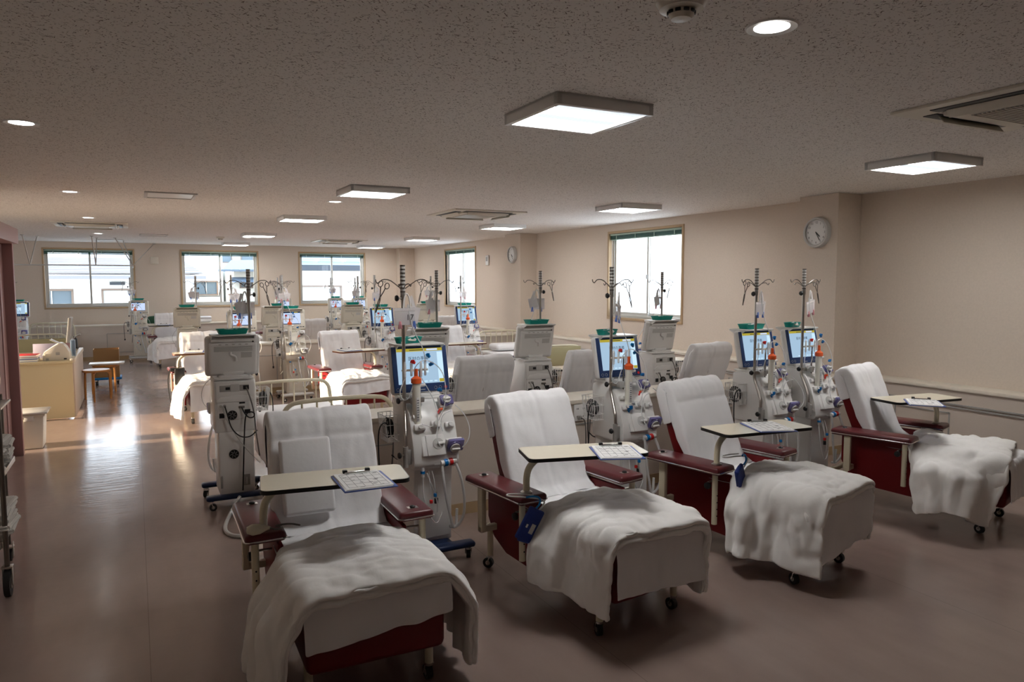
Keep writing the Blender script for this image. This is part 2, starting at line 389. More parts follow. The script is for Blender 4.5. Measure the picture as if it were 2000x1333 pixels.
# ------------------------------------------------------------------ windows
def window(n, p0, ux, W, z0, z1, inward, glassmat, label, open_gap=0):
    """p0 = left lower corner on the room face seen from inside, ux unit vector to the right"""
    root = thing('window_%d' % n, label, 'window', kind='structure'); H = z1-z0
    ux = Vector(ux); iw = Vector(inward); M = Matrix((( ux.x, -iw.x, 0, p0[0]), (ux.y, -iw.y, 0, p0[1]), (0, 0, 1, z0), (0, 0, 0, 1)))
    # local: x right, y outwards, z up
    def bar(b, x0, x1, y0, y1, za, zb, m, bev=.003): b.box(((x0+x1)/2, (y0+y1)/2, (za+zb)/2), (x1-x0, y1-y0, zb-za), m, bev)
    b = MB(); t = .035
    bar(b, -t, W+t, -.018, .04, H, H+t, M_frame); bar(b, -t, W+t, -.022, .04, -t, 0, M_frame)
    bar(b, -t, 0, -.018, .04, 0, H, M_frame); bar(b, W, W+t, -.018, .04, 0, H, M_frame)
    b.xf(M).build('window_trim', root)
    b = MB(); a = .03
    bar(b, 0, W, .06, .15, H-a, H, M_alu); bar(b, 0, W, .05, .15, 0, a+.01, M_alu); bar(b, 0, a, .06, .15, 0, H, M_alu); bar(b, W-a, W, .06, .15, 0, H, M_alu)
    b.xf(M).build('window_frame', root)
    for k in (0, 1):
        x0 = a if k == 0 else W/2-.02; x1 = W/2+.02 if k == 0 else W-a; y0 = .075 if k == 0 else .11; e = .035
        b = MB(); bar(b, x0, x1, y0, y0+.025, a, a+.05, M_alu); bar(b, x0, x1, y0, y0+.025, H-a-.03, H-a, M_alu)
        bar(b, x0, x0+e, y0, y0+.025, a+.05, H-a-.03, M_alu); bar(b, x1-e, x1, y0, y0+.025, a+.05, H-a-.03, M_alu)
        if k == 0: b.box((x1-.017, y0-.012, H*.48), (.02, .02, .06), M_grey, .005)
        so_ = b.xf(M).build('window_sash', root)
        b = MB(); b.quad([(x0+e, y0+.012, a+.05), (x1-e, y0+.012, a+.05), (x1-e, y0+.012, H-a-.03), (x0+e, y0+.012, H-a-.03)], glassmat)
        b.xf(M).build('window_pane', so_)
    b = MB(); bar(b, .005, W-.005, .005, .05, H-.028, H-.004, M_blindrail, .004)
    for k in range(6): bar(b, .01, W-.01, .008+.002*(k % 2), .05, H-.040-.0085*k, H-.034-.0085*k, M_blind, 0)
    bar(b, .01, W-.01, .010, .048, H-.096, H-.085, M_blindrail if glassmat is M_frost else M_blind, .003)
    for f in (.1, .38, .64, .9): bar(b, W*f-.006, W*f+.006, .0, .006, H-.095, H-.02, M_blindrail, 0)
    b.xf(M).build('raised_blind', root)
    return root
for i, (a, b_) in enumerate(WB):
    window(i+1, (a, YB), (1, 0, 0), b_-a, 1.12, 2.34, (0, -1, 0), M_glass, ['left window of the far wall with raised green blind', 'middle window of the far wall with raised green blind', 'right window of the far wall with raised green blind'][i])
for i, (a, b_) in enumerate(WR):
    window(i+4, (XW, b_), (0, -1, 0), b_-a, 1.12, 2.36, (-1, 0, 0), M_frost if i == 0 else M_frost, ['frosted window of the right wall with raised green blind', 'far frosted window of the right wall with raised blind'][i])

# pink sliding door and frame on the left wall
d = thing('door_1', 'dusty pink sliding door frame on the left wall', 'door', kind='structure')
b = MB().box((-1.065, 8.235, 1.03), (.14, .07, 2.06), M_pink, .004).box((-1.045, 6.6, 2.08), (.19, 3.34, .14), M_pink, .005)
b.build('door_frame', d)
dl = MB().box((-1.085, 7.35, 1.0), (.03, 1.6, 2.0), M_pinkd, .003).box((-1.072, 7.95, 1.0), (.02, .10, 2.0), M_pink, .003).build('door_leaf', d)
MB().tube([(-1.07, 7.12, .82), (-1.01, 7.12, .82), (-1.005, 7.12, .86), (-1.005, 7.12, 1.16), (-1.01, 7.12, 1.2), (-1.07, 7.12, 1.2)], .012, M_chrome, 10, smooth=1).build('door_handle', dl)

# ------------------------------------------------------------------ ceiling fittings
def panel_light(x, y, label):
    t = thing('ceiling_light', label, 'ceiling light', (x, y, CH), 0, 'square ceiling lights')
    b = MB(); hw, hd = .27, .26; h = .055; f = .028
    for (cx, cy, sx_, sy_) in ((0, hd-f/2, 2*hw, f), (0, -hd+f/2, 2*hw, f), (hw-f/2, 0, f, 2*hd), (-hw+f/2, 0, f, 2*hd)):
        b.box((cx, cy, -h/2), (sx_, sy_, h), M_white, .002)
    b.box((0, 0, -.006), (2*hw, 2*hd, .012), M_white); b.build('lamp_frame', t)
    b = MB()
    for k in range(2):
        c = -hd+f+(.5+k)*(hd-f); wd = (hd-f)/2
        b.prism([(c-wd, -.012), (c-wd, -.045), (c-wd*.55, -.050), (c+wd*.55, -.050), (c+wd, -.045), (c+wd, -.012)], 'x', -hw+f, hw-f, M_panel)
    b.box((0, 0, -.047), (2*hw-2*f-.06, .055, .010), M_panel2).box((0, -hd+f+.028, -.047), (2*hw-2*f-.02, .05, .010), M_panel2)
    b.build('diffuser', t); return t
LP = [(1.98, 3.12), (4.98, 3.30), (1.98, 6.60), (4.98, 6.76), (1.98, 9.80), (4.98, 9.92), (1.98, 13.5), (4.98, 13.4), (2.0, 16.95), (5.0, 16.9)]
LPn = ['nearest square ceiling light, largest one above the near chairs', 'square ceiling light at the right near the cassette air conditioner', 'second square light of the left line', 'second square light of the right line, above the frosted window',
       'third square light of the left line', 'third square light of the right line, behind the cassette unit', 'fourth square light of the left line', 'fourth square light of the right line', 'last square light of the left line by the far wall', 'last square light of the right line by the far wall']
L0 = None
for (x, y), n_ in zip(LP, LPn):
    if L0 is None: L0 = panel_light(x, y, n_)
    else: dup(L0, (x, y, CH), 0, n_)
def downlight(x, y, label):
    t = thing('downlight', label, 'ceiling light', (x, y, CH), 0, 'round recessed downlights')
    MB().lathe([(.058, -.002), (.082, -.006), (.086, -.001), (.086, 0)], (0, 0, 0), M_white, 28).build('trim_ring', t)
    MB().lathe([(0, -.0035), (.058, -.003), (.058, -.001)], (0, 0, 0), M_down, 28).build('lens', t); return t
D0 = None
for (x, y, n_) in [(1.93, 1.83, 'large round downlight nearest the camera at the upper right'), (-.5, 4.72, 'round downlight nearest on the left over the aisle'), (-.5, 8.05, 'second round downlight over the left aisle'),
                   (-.5, 11.15, 'third round downlight over the left aisle, before the cassette unit'), (-.52, 14.65, 'farthest round downlight over the left aisle'), (1.93, 7.8, 'small round downlight between the left line of square lights'), (1.96, 14.75, 'tiny round downlight near the far wall above middle window')]:
    if D0 is None: D0 = downlight(x, y, n_)
    else: dup(D0, (x, y, CH), 0, n_)
def cassette(x, y, rz, label):
    t = thing('air_conditioner', label, 'air conditioner', (x, y, CH), rz, 'ceiling cassette air conditioners')
    b = MB()
    b.box((0, 0, -.008), (.95, .95, .016), M_cream, .004)
    b.box((0, 0, -.022), (.62, .62, .03), M_cream, .012)
    b.build('casing', t)
    b = MB()
    for k in range(4):
        a = k*PI/2; q = Matrix.Rotation(a, 4, 'Z')
        for v0 in [MB().box((0, -.372, -.0175), (.62, .075, .006), M_black, .002)]:
            me = bpy.data.meshes.new('q'); v0.bm.to_mesh(me); v0.bm.free(); b.add(me, q, M_black)
    b.build('air_slot', t)
    b = MB(); 
    for k in range(4):
        a = k*PI/2; q = Matrix.Rotation(a, 4, 'Z')
        v0 = MB().box((0, -.345, -.038), (.52, .045, .005), M_cream, .002, rot=(R(-50), 0, 0)); me = bpy.data.meshes.new('q'); v0.bm.to_mesh(me); v0.bm.free(); b.add(me, q, M_cream)
    b.build('flap', t)
    b = MB().box((0, 0, -.038), (.44, .44, .004), M_grey)
    for k in range(21): b.box((0, -.21+.021*k, -.041), (.44, .007, .006), M_cream)
    b.build('grille', t); return t
A0 = cassette(3.90, 1.98, 0, 'cassette air conditioner at the upper right edge of the photo')
dup(A0, (3.82, 8.35, CH), 0, 'open-flapped cassette air conditioner in the middle of the ceiling')
dup(A0, (3.8, 15.1, CH), 0, 'small distant cassette air conditioner near the right window of far wall')
dup(A0, (-.52, 12.4, CH), 0, 'cassette air conditioner above the desk on the left')
def grille(x, y, label, n_=0):
    t = thing('ceiling_vent', label, 'vent', (x, y, CH), 0, 'ceiling air vents')
    b = MB()
    for (cx, cy, a, c_) in ((0, .24, .46, .03), (0, -.24, .46, .03), (.215, 0, .03, .5), (-.215, 0, .03, .5)): b.box((cx, cy, -.006), (a, c_, .012), M_lgrey, .002)
    b.build('frame', t); MB().box((0, 0, -.003), (.41, .46, .006), M_white).build('slats', t); return t
V0 = grille(.35, 7.95, 'flat rectangular ceiling vent left of the second square light')
dup(V0, (.35, 14.7, CH), 0, 'small far ceiling vent above the left end of middle window')
dup(V0, (-.38, 16.9, CH), 0, 'ceiling vent close to the far wall above the left window')
def smoke(x, y, label):
    t = thing('smoke_detector', label, 'smoke detector', (x, y, CH), 0, 'smoke detectors')
    MB().lathe([(.075, 0), (.078, -.012), (.066, -.032), (.040, -.036)], (0, 0, 0), M_cream, 32).build('base', t)
    b = MB()
    for k in range(10):
        a = k*PI/5; b.box((.040*math.cos(a), .040*math.sin(a), -.042), (.006, .017, .010), M_black, .002, rot=(0, 0, a))
    b.build('slots', t)
    MB().lathe([(.038, -.036), (.039, -.048), (.030, -.060), (0, -.062)], (0, 0, 0), M_cream, 28).build('sensor_cap', t); return t
S0 = smoke(1.50, 1.78, 'round smoke detector cut by the top edge of photo')
dup(S0, (1.48, 14.8, CH), 0, 'tiny smoke detector on the ceiling far away')

# ------------------------------------------------------------------ wall fittings
def clock(x, y, z, label):
    t = thing('wall_clock', label, 'clock', (x, y, z), 0, 'wall clocks')   # faces -X
    def q(b): return b.xf(Matrix.Rotation(-PI/2, 4, 'Z'))
    q(MB().lathe([(.122, -.045), (.130, -.052), (.145, -.048), (.152, -.030), (.152, 0)], (0, 0, 0), M_lgrey, 40, axis='y', cap=False)).build('rim', t)
    f = q(MB().lathe([(0, -.030), (.128, -.030), (.128, -.02)], (0, 0, 0), M_paper, 40, axis='y')).build('dial', t)
    b = MB()
    for k in range(1, 13):
        a = PI/2-k*PI/6; me = text_mesh(str(k), .030)
        b.add(me, Matrix.Translation((.098*math.cos(a), -.0315, .098*math.sin(a))) @ Matrix.Rotation(PI/2, 4, 'X'), M_black)
    q(b).build('numerals', f)
    def hand(hh, ln, w_, y0):
        a = PI/2-hh*2*PI; return MB().box((ln*.42*math.cos(a), y0, ln*.42*math.sin(a)), (ln, .002, w_), M_black, rot=(0, -a, 0))
    q(hand((4+27/60)/12, .065, .009, -.034)).build('hour_hand', t); q(hand(25/60, .098, .006, -.037)).build('minute_hand', t)
    return t
k0 = clock(6.046, 5.06, 2.13, 'round grey-rimmed wall clock on the nearer pillar')
dup(k0, (6.046, 11.62, 2.13), 0, 'round grey-rimmed wall clock on the farther pillar')
t = thing('thermostat', 'small white wall controller with dark display beside far clock', 'controller', (6.375, 13.36, 2.08))
MB().box((-.012, 0, 0), (.024, .13, .20), M_white, .008).build('case', t); MB().box((-.025, 0, .025), (.004, .085, .085), M_grey).build('display', t)
tag(MB().box((.42, YB-.02, 2.13), (.16, .04, .16), M_shelf, .01).build('wall_box'), 'square cream box on far wall between left and middle windows', 'wall box')
def outlet(x, y, z, label, cord=True):
    t = thing('power_outlet', label, 'socket', (x, y, z), 0, 'wall sockets')
    MB().box((0, -.004, 0), (.12, .008, .13), M_white, .003).build('plate', t)
    b = MB()
    for i in (-.028, .028):
        for j in (-.03, .03):
            b.box((i-.006, -.009, j), (.003, .003, .012), M_black).box((i+.006, -.009, j), (.003, .003, .012), M_black)
    b.build('sockets', t)
    if cord:
        p = MB().box((-.02, -.025, -.035), (.03, .035, .03), M_grey, .006)
        p.tube([(-.02, -.04, -.035), (.01, -.06, -.05), (.02, -.055, -.2), (.02, -.05, -.45), (.0, -.05, -.62)], .005, M_cord, 8, smooth=2); p.build('plug', t)
    return t
outlet(3.0, 4.655, .65, 'white double socket with grey plug on near low wall')
outlet(1.9, 11.195, .60, 'small white socket on far low wall below the monitors')

# ceiling curtain rail
t = thing('curtain_rail', 'thin ceiling-hung curtain rail crossing in front of left window', 'rail', (0, 0, 0))
zr = 1.97; Yr = 15.8
MB().tube([(-2.9, Yr, zr), (-.06, Yr, zr), (.0, Yr+.06, zr), (.0, YB, zr)], .012, M_lgrey, 8, smooth=1).build('rail', t)
for (a, b_) in [((-1.73, Yr-.25), (-1.66, Yr)), ((-1.55, Yr+.2), (-1.66, Yr)), ((-.66, Yr-.25), (-.62, Yr)), ((-.60, Yr+.3), (-.62, Yr)), ((-.29, Yr+.2), (.0, Yr)), ((-.17, Yr+1.2), (.0, Yr+.3)), ((.43, YB-.02), (.0, Yr+.1))]:
    MB().cyl((a[0], a[1], CH), (b_[0], b_[1], zr), .009, M_steel, seg=8).lathe([(.03, 0), (.03, -.008), (.012, -.02)], (a[0], a[1], CH), M_steel, 12).build('hanger', t)

# ------------------------------------------------------------------ cloth solver (settles bedding on the chairs)
def drape(nx, ny, w_, l_, origin, rz, boxes, seed, steps=120, iters=14, z0=.74, amp=.012, fric=.97, stiff=.12, pin=None):
    rng = np.random.RandomState(seed)
    u = np.linspace(-w_/2, w_/2, nx); v = np.linspace(0, l_, ny)
    U, V = np.meshgrid(u, v); ca, sa = math.cos(rz), math.sin(rz)
    X = np.stack([origin[0]+U*ca-V*sa, origin[1]+U*sa+V*ca, np.full_like(U, z0)], -1)
    k1 = rng.rand(4)*6.28
    X[..., 2] += amp*(np.sin(U*9+k1[0])*np.cos(V*7+k1[1])+np.sin(U*17+V*11+k1[2]))+rng.rand(ny, nx)*.004
    dx = w_/(nx-1); dy = l_/(ny-1); Vl = np.zeros_like(X); dt = 1/50
    sl = slice; cons = []
    for o_ in (0, 1):
        def pr(n, st, off): return sl(off, n-st, 2), sl(off+st, n, 2)
        m1 = (nx-1-o_)//2; cons.append(((sl(None), sl(o_, o_+2*m1, 2)), (sl(None), sl(o_+1, o_+1+2*m1, 2)), dx, 1.))
        m2 = (ny-1-o_)//2; cons.append(((sl(o_, o_+2*m2, 2), sl(None)), (sl(o_+1, o_+1+2*m2, 2), sl(None)), dy, 1.))
    for oa in (0, 1):
        m1 = (ny-1-oa)//2
        cons.append(((sl(oa, oa+2*m1, 2), sl(0, nx-1)), (sl(oa+1, oa+1+2*m1, 2), sl(1, nx)), math.hypot(dx, dy), .6))
        cons.append(((sl(oa, oa+2*m1, 2), sl(1, nx)), (sl(oa+1, oa+1+2*m1, 2), sl(0, nx-1)), math.hypot(dx, dy), .6))
    bend = [((sl(None), sl(0, -4)), (sl(None), sl(4, None)), 4*dx), ((sl(0, -4), sl(None)), (sl(4, None), sl(None)), 4*dy), ((sl(None), sl(0, -8)), (sl(None), sl(8, None)), 8*dx*.9)]
    X00 = X.copy(); pm = None if pin is None else (np.abs(U) < pin)
    def collide(P, Q):
        for (c, h, r) in boxes:
            d = P-np.array(c); q = np.abs(d)-np.array(h); o = np.maximum(q, 0); ln = np.linalg.norm(o, axis=-1)
            ins = q.max(-1); sd = ln+np.minimum(ins, 0)-r
            hit = sd < 0
            if not hit.any(): continue
            nrm = np.where(ln[..., None] > 1e-7, np.sign(d)*o/np.maximum(ln, 1e-7)[..., None], 0)
            ax = np.argmax(q, -1); alt = np.zeros_like(P); 
            np.put_along_axis(alt, ax[..., None], np.take_along_axis(np.sign(d), ax[..., None], -1), -1)
            nrm = np.where((ln > 1e-7)[..., None], nrm, alt)
            P[hit] -= nrm[hit]*sd[hit][..., None]
            Q[hit] += fric*(P[hit]-Q[hit])
        P[..., 2] = np.maximum(P[..., 2], .03)
    for s_ in range(steps):
        Q = X.copy(); Vl[..., 2] -= 9.8*dt; Vl *= .965; P = X+Vl*dt
        for _ in range(iters):
            for a, b, L0_, st in cons:
                e = P[b]-P[a]; ln = np.linalg.norm(e, axis=-1, keepdims=True); g = .5*st*(1-L0_/np.maximum(ln, 1e-9))*e
                P[a] += g; P[b] -= g
            if _ % 3 == 0:
                for a, b, L0_ in bend:
                    e = P[b]-P[a]; ln = np.linalg.norm(e, axis=-1, keepdims=True); g = .5*stiff*(1-L0_/np.maximum(ln, 1e-9))*e
                    g = np.where(ln < L0_*.97, g, 0); P[a] += g; P[b] -= g
            if pm is not None: P[pm, 0] = X00[pm, 0]*.97; P[pm, 1] = X00[pm, 1]
            if _ % 4 == 3: collide(P, Q)
        collide(P, Q); Vl = (P-Q)/dt; X = P
        sp = np.linalg.norm(Vl, axis=-1, keepdims=True); Vl = np.where(sp > 3, Vl*3/sp, Vl)
    return X
CH_BOX = [((0, -.20, .27), (.265, .385, .215), .035), ((.335, .22, .50), (.07, .24, .06), .03), ((-.335, .22, .50), (.07, .24, .06), .03), ((0, -.22, .515), (.12, .26, .0), .035)]
def duvet_mesh(seed, w_=1.22, l_=.86, org=(0, -.60), rz=0, fold=True, z0=.74, extra=()):
    A = drape(58, 42, w_, l_, org, rz, CH_BOX+[((0, -.37, .44), (.255, .17, .02), .075)]+list(extra), seed, z0=z0, pin=.2, stiff=.5)
    A[..., 2] += .012
    ny, nx = A.shape[:2]
    u = np.linspace(-1, 1, nx); v = np.linspace(0, l_, ny)
    # soft quilting puffs next to the folded foot edge
    hang = np.clip((np.abs(u)-.42)/.25, 0, 1)
    gx = np.gradient(A, axis=1); gy = np.gradient(A, axis=0); N = np.cross(gx, gy); N /= np.maximum(np.linalg.norm(N, axis=-1, keepdims=True), 1e-9)
    D = np.zeros((ny, nx))
    for j in range(ny):
        f = math.exp(-(v[j]/.10)**2)
        for i in range(nx):
            D[j, i] = (1-f)*.018*noise.noise(Vector((u[i]*5+seed, v[j]*5, 1.3)))+.010*noise.noise(Vector((u[i]*12+v[j]*9, v[j]*10-u[i]*5, seed)))
            D[j, i] += hang[i]*(.018*math.sin(v[j]*34+2.2*math.sin(v[j]*11+seed)+u[i]*2)*min(1, v[j]/.12))
            D[j, i] += .004*f*math.sin(u[i]*38+seed+3*math.sin(u[i]*9))
    A = A+N*D[..., None]
    b = MB(); b.grid(A, M_duvet)
    if fold:
        n_ = 11
        B = A[:n_].copy(); c = A[:, nx//2, :2].mean(0)
        B[..., 2] -= .062
        side = np.clip((np.abs(u)-.45)/.25, 0, 1)[None, :]*np.sign(u)[None, :]
        B[..., 0] -= side*.034*math.cos(rz); B[..., 2] += np.abs(side)*.050; B[..., 1] += np.abs(side)*.03
        B[..., 2] += .004*np.sin(u*60+seed*2)[None, :]*np.exp(-(v[:n_, None]/.05)**2)
        b.grid(B, M_duvet)
        # rolled edge joining both layers
        seg = 13; E_ = np.zeros((seg, nx, 3))
        for k in range(seg):
            t = k/(seg-1); E_[k] = A[0]*(1-t)+B[0]*t; E_[k, :, 1] -= (.012*math.sin(PI*t)**.5+(.028+.002*np.sin(u*31+seed))*abs(math.sin(2*PI*t))**.8)
        b.grid(E_, M_duvet)
        bmesh.ops.remove_doubles(b.bm, verts=b.bm.verts, dist=1e-4)
        for _ in range(2): bmesh.ops.smooth_vert(b.bm, verts=b.bm.verts, factor=.5, use_axis_x=True, use_axis_y=True, use_axis_z=True)
        bmesh.ops.recalc_face_normals(b.bm, faces=b.bm.faces); b.bm.normal_update()
        for vv in list(b.bm.verts):
            c = vv.co; n1 = noise.noise(Vector((c.x*7+seed, c.y*15+c.x*4, c.z*5))); n2 = noise.noise(Vector((c.x*19, c.y*9+seed, c.z*15)))
            foot = math.exp(-((c.y+.60)/.10)**2)
            vv.co = c+vv.normal*(-.016*math.exp(-abs(n1)*14)-.006*math.exp(-abs(n2)*10)+foot*.0035*math.sin(c.x*75+3*math.sin(c.x*17+seed)))
    return b
DUV = {}
def duvet_proto(key, **kw):
    DUV[key] = duvet_mesh(**kw).build('duvet', None, ang=180, solid=.018, sub=1)
    return DUV[key]
def path_sheet(path, halfw, m, seed, crease=(), wr=.004, nx=26, fine=.02, edge=.006, flare=None, bottom_slope=0, wrap=0):
    """a sheet laid along a polyline of (y, z); wrinkles push it along its normal"""
    P = [Vector((0, y, z)) for y, z in path]; L_ = [0]
    for a, b in zip(P[:-1], P[1:]): L_.append(L_[-1]+(b-a).length)
    n = int(L_[-1]/fine)+1; rows = []
    for k in range(n+1):
        s_ = L_[-1]*k/n; i = max(j for j in range(len(P)-1) if L_[j] <= s_+1e-9); t = (s_-L_[i])/max(1e-9, L_[i+1]-L_[i])
        p = P[i].lerp(P[i+1], min(1, t)); tg = (P[i+1]-P[i]).normalized(); rows.append((s_, p, Vector((0, -tg.z, tg.y))))
    nn = []
    for k in range(len(rows)):
        a = sum((rows[j][2] for j in range(max(0, k-2), min(len(rows), k+3))), Vector()); nn.append(a.normalized())
    A = np.zeros((len(rows), nx, 3))
    for k, (s_, p, _) in enumerate(rows):
        for i in range(nx):
            u = -1+2*i/(nx-1); hw = halfw+edge*math.sin(s_*13+seed+(1 if u > 0 else 4))
            if flare: hw += flare(s_/L_[-1])
            d = wr*(2.6 if (not wrap and s_ > L_[-1]*.74) else 1)*(noise.noise(Vector((u*3+seed, s_*4, seed*1.7)))*1.6+noise.noise(Vector((u*9, s_*11+seed, .3)))*.8)
            for (kind, pos) in crease:
                q = (u if kind == 'v' else s_/L_[-1])-pos; d += .0075*math.exp(-(q/(.022 if kind == 'v' else .009))**2)
            if wrap: d += wrap*max(0, (abs(u)-.86)/.14)**1.3*min(1, (len(rows)-k)/14)
            q = p+nn[k]*(d+.003)
            if k > len(rows)-6: q.z += bottom_slope*u*(k-len(rows)+6)/5
            A[k, i] = (u*hw if not wrap else math.copysign(min(abs(u)*hw, .258+.006*math.sin(s_*9+seed)), u), q.y, q.z)
    return MB().grid(A, m)

# ------------------------------------------------------------------ treatment chair
BT = R(20)     # backrest recline
BY0, BZ0 = .24, .44
def bpt(d_, n_):   # point on the backrest: d_ up the back, n_ forward of its centre plane
    return (BY0+d_*math.sin(BT)-n_*math.cos(BT)+.03, BZ0+d_*math.cos(BT)+n_*math.sin(BT))
def caster(p, parent, turn=0, r=.030, name='caster'):
    b = MB(); x, y, z = p; cs, sn = math.cos(turn), math.sin(turn)
    def T(a, c_, h): return (x+a*cs-c_*sn, y+a*sn+c_*cs, h)
    b.cyl(T(-.012, .012, r), T(.012, .012, r), r, M_rubber, seg=20)
    b.cyl(T(-.014, .012, r), T(.014, .012, r), r*.45, M_steel, seg=12)
    for s_ in (-1, 1): b.prism([(-.02, 2*r+.012), (.022, 2*r+.012), (.022, r-.006), (.006, r-.006)], 'x', s_*.017-.0015, s_*.017+.0015, M_chrome) if False else b.tube([T(s_*.018, .012, r), T(s_*.018, 0, 2*r+.008), T(0, 0, 2*r+.012)], .004, M_chrome, 6)
    b.cyl(T(0, 0, 2*r+.006), T(0, 0, 2*r+.016), .018, M_chrome, seg=14)
    b.cyl(T(0, 0, 2*r+.012), T(0, 0, z), .008, M_chrome, seg=10)
    return b.build(name, parent)
def make_chair(label, tray=None, tray_edge=None):
    t = thing('dialysis_chair', label, 'treatment chair', group='maroon treatment chairs')
    MB().box((0, .06, .345), (.52, .52, .24), M_red, .035, seg=3).build('seat', t)
    MB().box((0, -.39, .335), (.545, .40, .28), M_red, .03, seg=3).build('footrest', t)
    b = MB(); pr = []
    for d_, n_ in [(0, .055), (.30, .065), (.49, .060), (.57, .035), (.60, -.005), (.58, -.045), (.49, -.065), (.30, -.07), (0, -.06)]: pr.append(bpt(d_, n_))
    b.prism(pr, 'x', -.248, .248, M_red, .018); b.build('backrest', t)
    for s_ in (-1, 1):
        a = MB(); a.box((s_*.335, .20, .567), (.17, .54, .045), M_arm, .018, seg=3)
        am = a.build('armrest', t)
        a = MB(); w_ = .087; y0, y1 = -.072, .47; r = .022; cx = s_*.335; pts = []
        for (ax, ay, st) in ((cx+w_-r, y0+r, -90), (cx+w_-r, y1-r, 0), (cx-w_+r, y1-r, 90), (cx-w_+r, y0+r, 180)):
            for q in range(5): pts.append((ax+r*math.cos(R(st+q*22.5)), ay+r*math.sin(R(st+q*22.5)), .560))
        a.tube(pts, .0042, M_chrome, 6, closed=True).build('chrome_trim', am)
        a = MB().lathe([(.014, .588), (.014, .596), (.008, .600), (0, .600)], (cx, .40 if s_ < 0 else -.0, 0), M_black, 14).box((cx, .40 if s_ < 0 else .0, .5895), (.05, .035, .003), M_steel, .001)
        a.build('socket_knob', am)
        a = MB(); a.prism([(-.06, .53), (.44, .53), (.44, .34), (.38, .24), (.26, .18), (-.06, .16)], 'x', s_*.275-.012, s_*.275+.012, M_red, .008); a.build('side_panel', t)
        # leg posts under the arms
        a = MB(); a.cyl((s_*.375, -.02, .25), (s_*.375, -.02, .55), .0165, M_ivory, seg=16)
        for z_ in (.30, .34, .38, .42): a.cyl((s_*.375, -.038, z_), (s_*.375, -.034, z_), .004, M_black, seg=8)
        a.build('arm_post', t)
        a = MB(); a.box((s_*.375, .36, .42), (.03, .045, .26), M_ivory, .004).box((s_*.32, .36, .305), (.14, .03, .035), M_ivory, .004); a.build('arm_bracket', t)
        MB().tube([(s_*.30, .02, .49), (s_*.385, .02, .49)], .006, M_steel, 6).lathe([(.006, -.01), (.020, -.006), (.020, .008), (.008, .012)], (s_*.392, .02, .47), M_black, 12, axis='x').build('lock_knob', t)
        for (ly, zt) in ((-.46, .20), (.52, .26)):
            lx = s_*(.245 if ly < 0 else .22)
            lg = MB().cyl((lx, ly, .075), (lx, ly, zt), .0175, M_ivory, seg=16).build('leg', t)
            caster((lx, ly, .08), lg, turn=(.5 if s_ > 0 else .1)+ly)
    MB().box((-.20, .15, .22), (.04, .80, .03), M_ivory, .004).box((.20, .15, .22), (.04, .80, .03), M_ivory, .004).box((0, .53, .235), (.46, .03, .03), M_ivory, .004).box((0, -.35, .205), (.46, .03, .03), M_ivory, .004).build('base_frame', t)
    return t
def add_tray(t, side, ang, hgt=.80, brown=False, w_=.62, d_=.27, ox=0, oy=0):
    """over-chair table on a bent tube rising from one armrest; side -1 left, 1 right"""
    px, py = side*.335, -.0
    b = MB(); q = Matrix.Translation((px, py, 0)) @ Matrix.Rotation(ang, 4, 'Z')
    # rounded top
    pts = []; r = .035; x0, x1 = (-.06, w_-.06) if side < 0 else (-w_+.06, .06); x0 += ox; x1 += ox; y0, y1 = -.17+oy, d_-.17+oy
    for (ax, ay, st) in ((x1-r, y0+r, -90), (x1-r, y1-r, 0), (x0+r, y1-r, 90), (x0+r, y0+r, 180)):
        for k in range(6): pts.append((ax+r*math.cos(R(st+k*18)), ay+r*math.sin(R(st+k*18))))
    b.prism(pts, 'z', hgt-.018, hgt-.001, M_brownedge if brown else M_edge)
    ins = [((x-(x0+x1)/2)*.992+(x0+x1)/2, (y-(y0+y1)/2)*.984+(y0+y1)/2) for x, y in pts]
    b.prism(ins, 'z', hgt-.002, hgt, M_ivoryT); b.xf(q)
    o = b.build('tray_top', t)
    s_ = 1 if side < 0 else -1
    b = MB().tube([(0, 0, .585), (0, 0, .68), (s_*.02, 0, .73), (s_*.075, -.0, .772), (s_*.16, -.01, .778), (s_*.30, -.02, .778)], .017, M_ivory, 12, smooth=2)
    b.lathe([(.030, .588), (.030, .594), (.020, .600)], (0, 0, 0), M_steel, 18); b.xf(q); b.build('tray_tube', t)
    return o
CHAIRS = {}
def local(c, x, y, z=0):
    a = c['_rz']; return (c['_x']+x*math.cos(a)-y*math.sin(a), c['_y']+x*math.sin(a)+y*math.cos(a), z)
def make_towel(seed, label, cat='sheet', drop=.22, hw=.296):
    pth = [bpt(.60-drop, -.085), bpt(.55, -.080), bpt(.605, -.055), bpt(.620, -.005), bpt(.605, .045), bpt(.55, .074), bpt(.30, .085), bpt(.13, .080), bpt(.055, .088), (bpt(.02, .14)[0], .487)]
    b = path_sheet(pth, hw, M_sheet, seed, crease=(('v', .03), ('h', .52), ('h', .26)), wr=.006, edge=.006, wrap=.085, nx=36)
    return tag(b.build('backrest_sheet', None, ang=180, solid=.003, sub=1), label, cat, 'white sheets over the backrests')
def make_seat_sheet(seed, label, drop=.24, slope=0.02):
    pth = [(.20, .487), (.0, .487), (-.17, .49), (-.3, .492), (-.52, .492), (-.590, .488), (-.612, .465), (-.616, .40), (-.618, .49-drop)]
    b = path_sheet(pth, .288, M_sheet, seed+5, crease=(('v', -.02),), wr=.005, edge=.006, bottom_slope=slope)
    return tag(b.build('seat_sheet', None, ang=180, solid=.003, sub=1), label, 'sheet', 'white sheets over the seats')

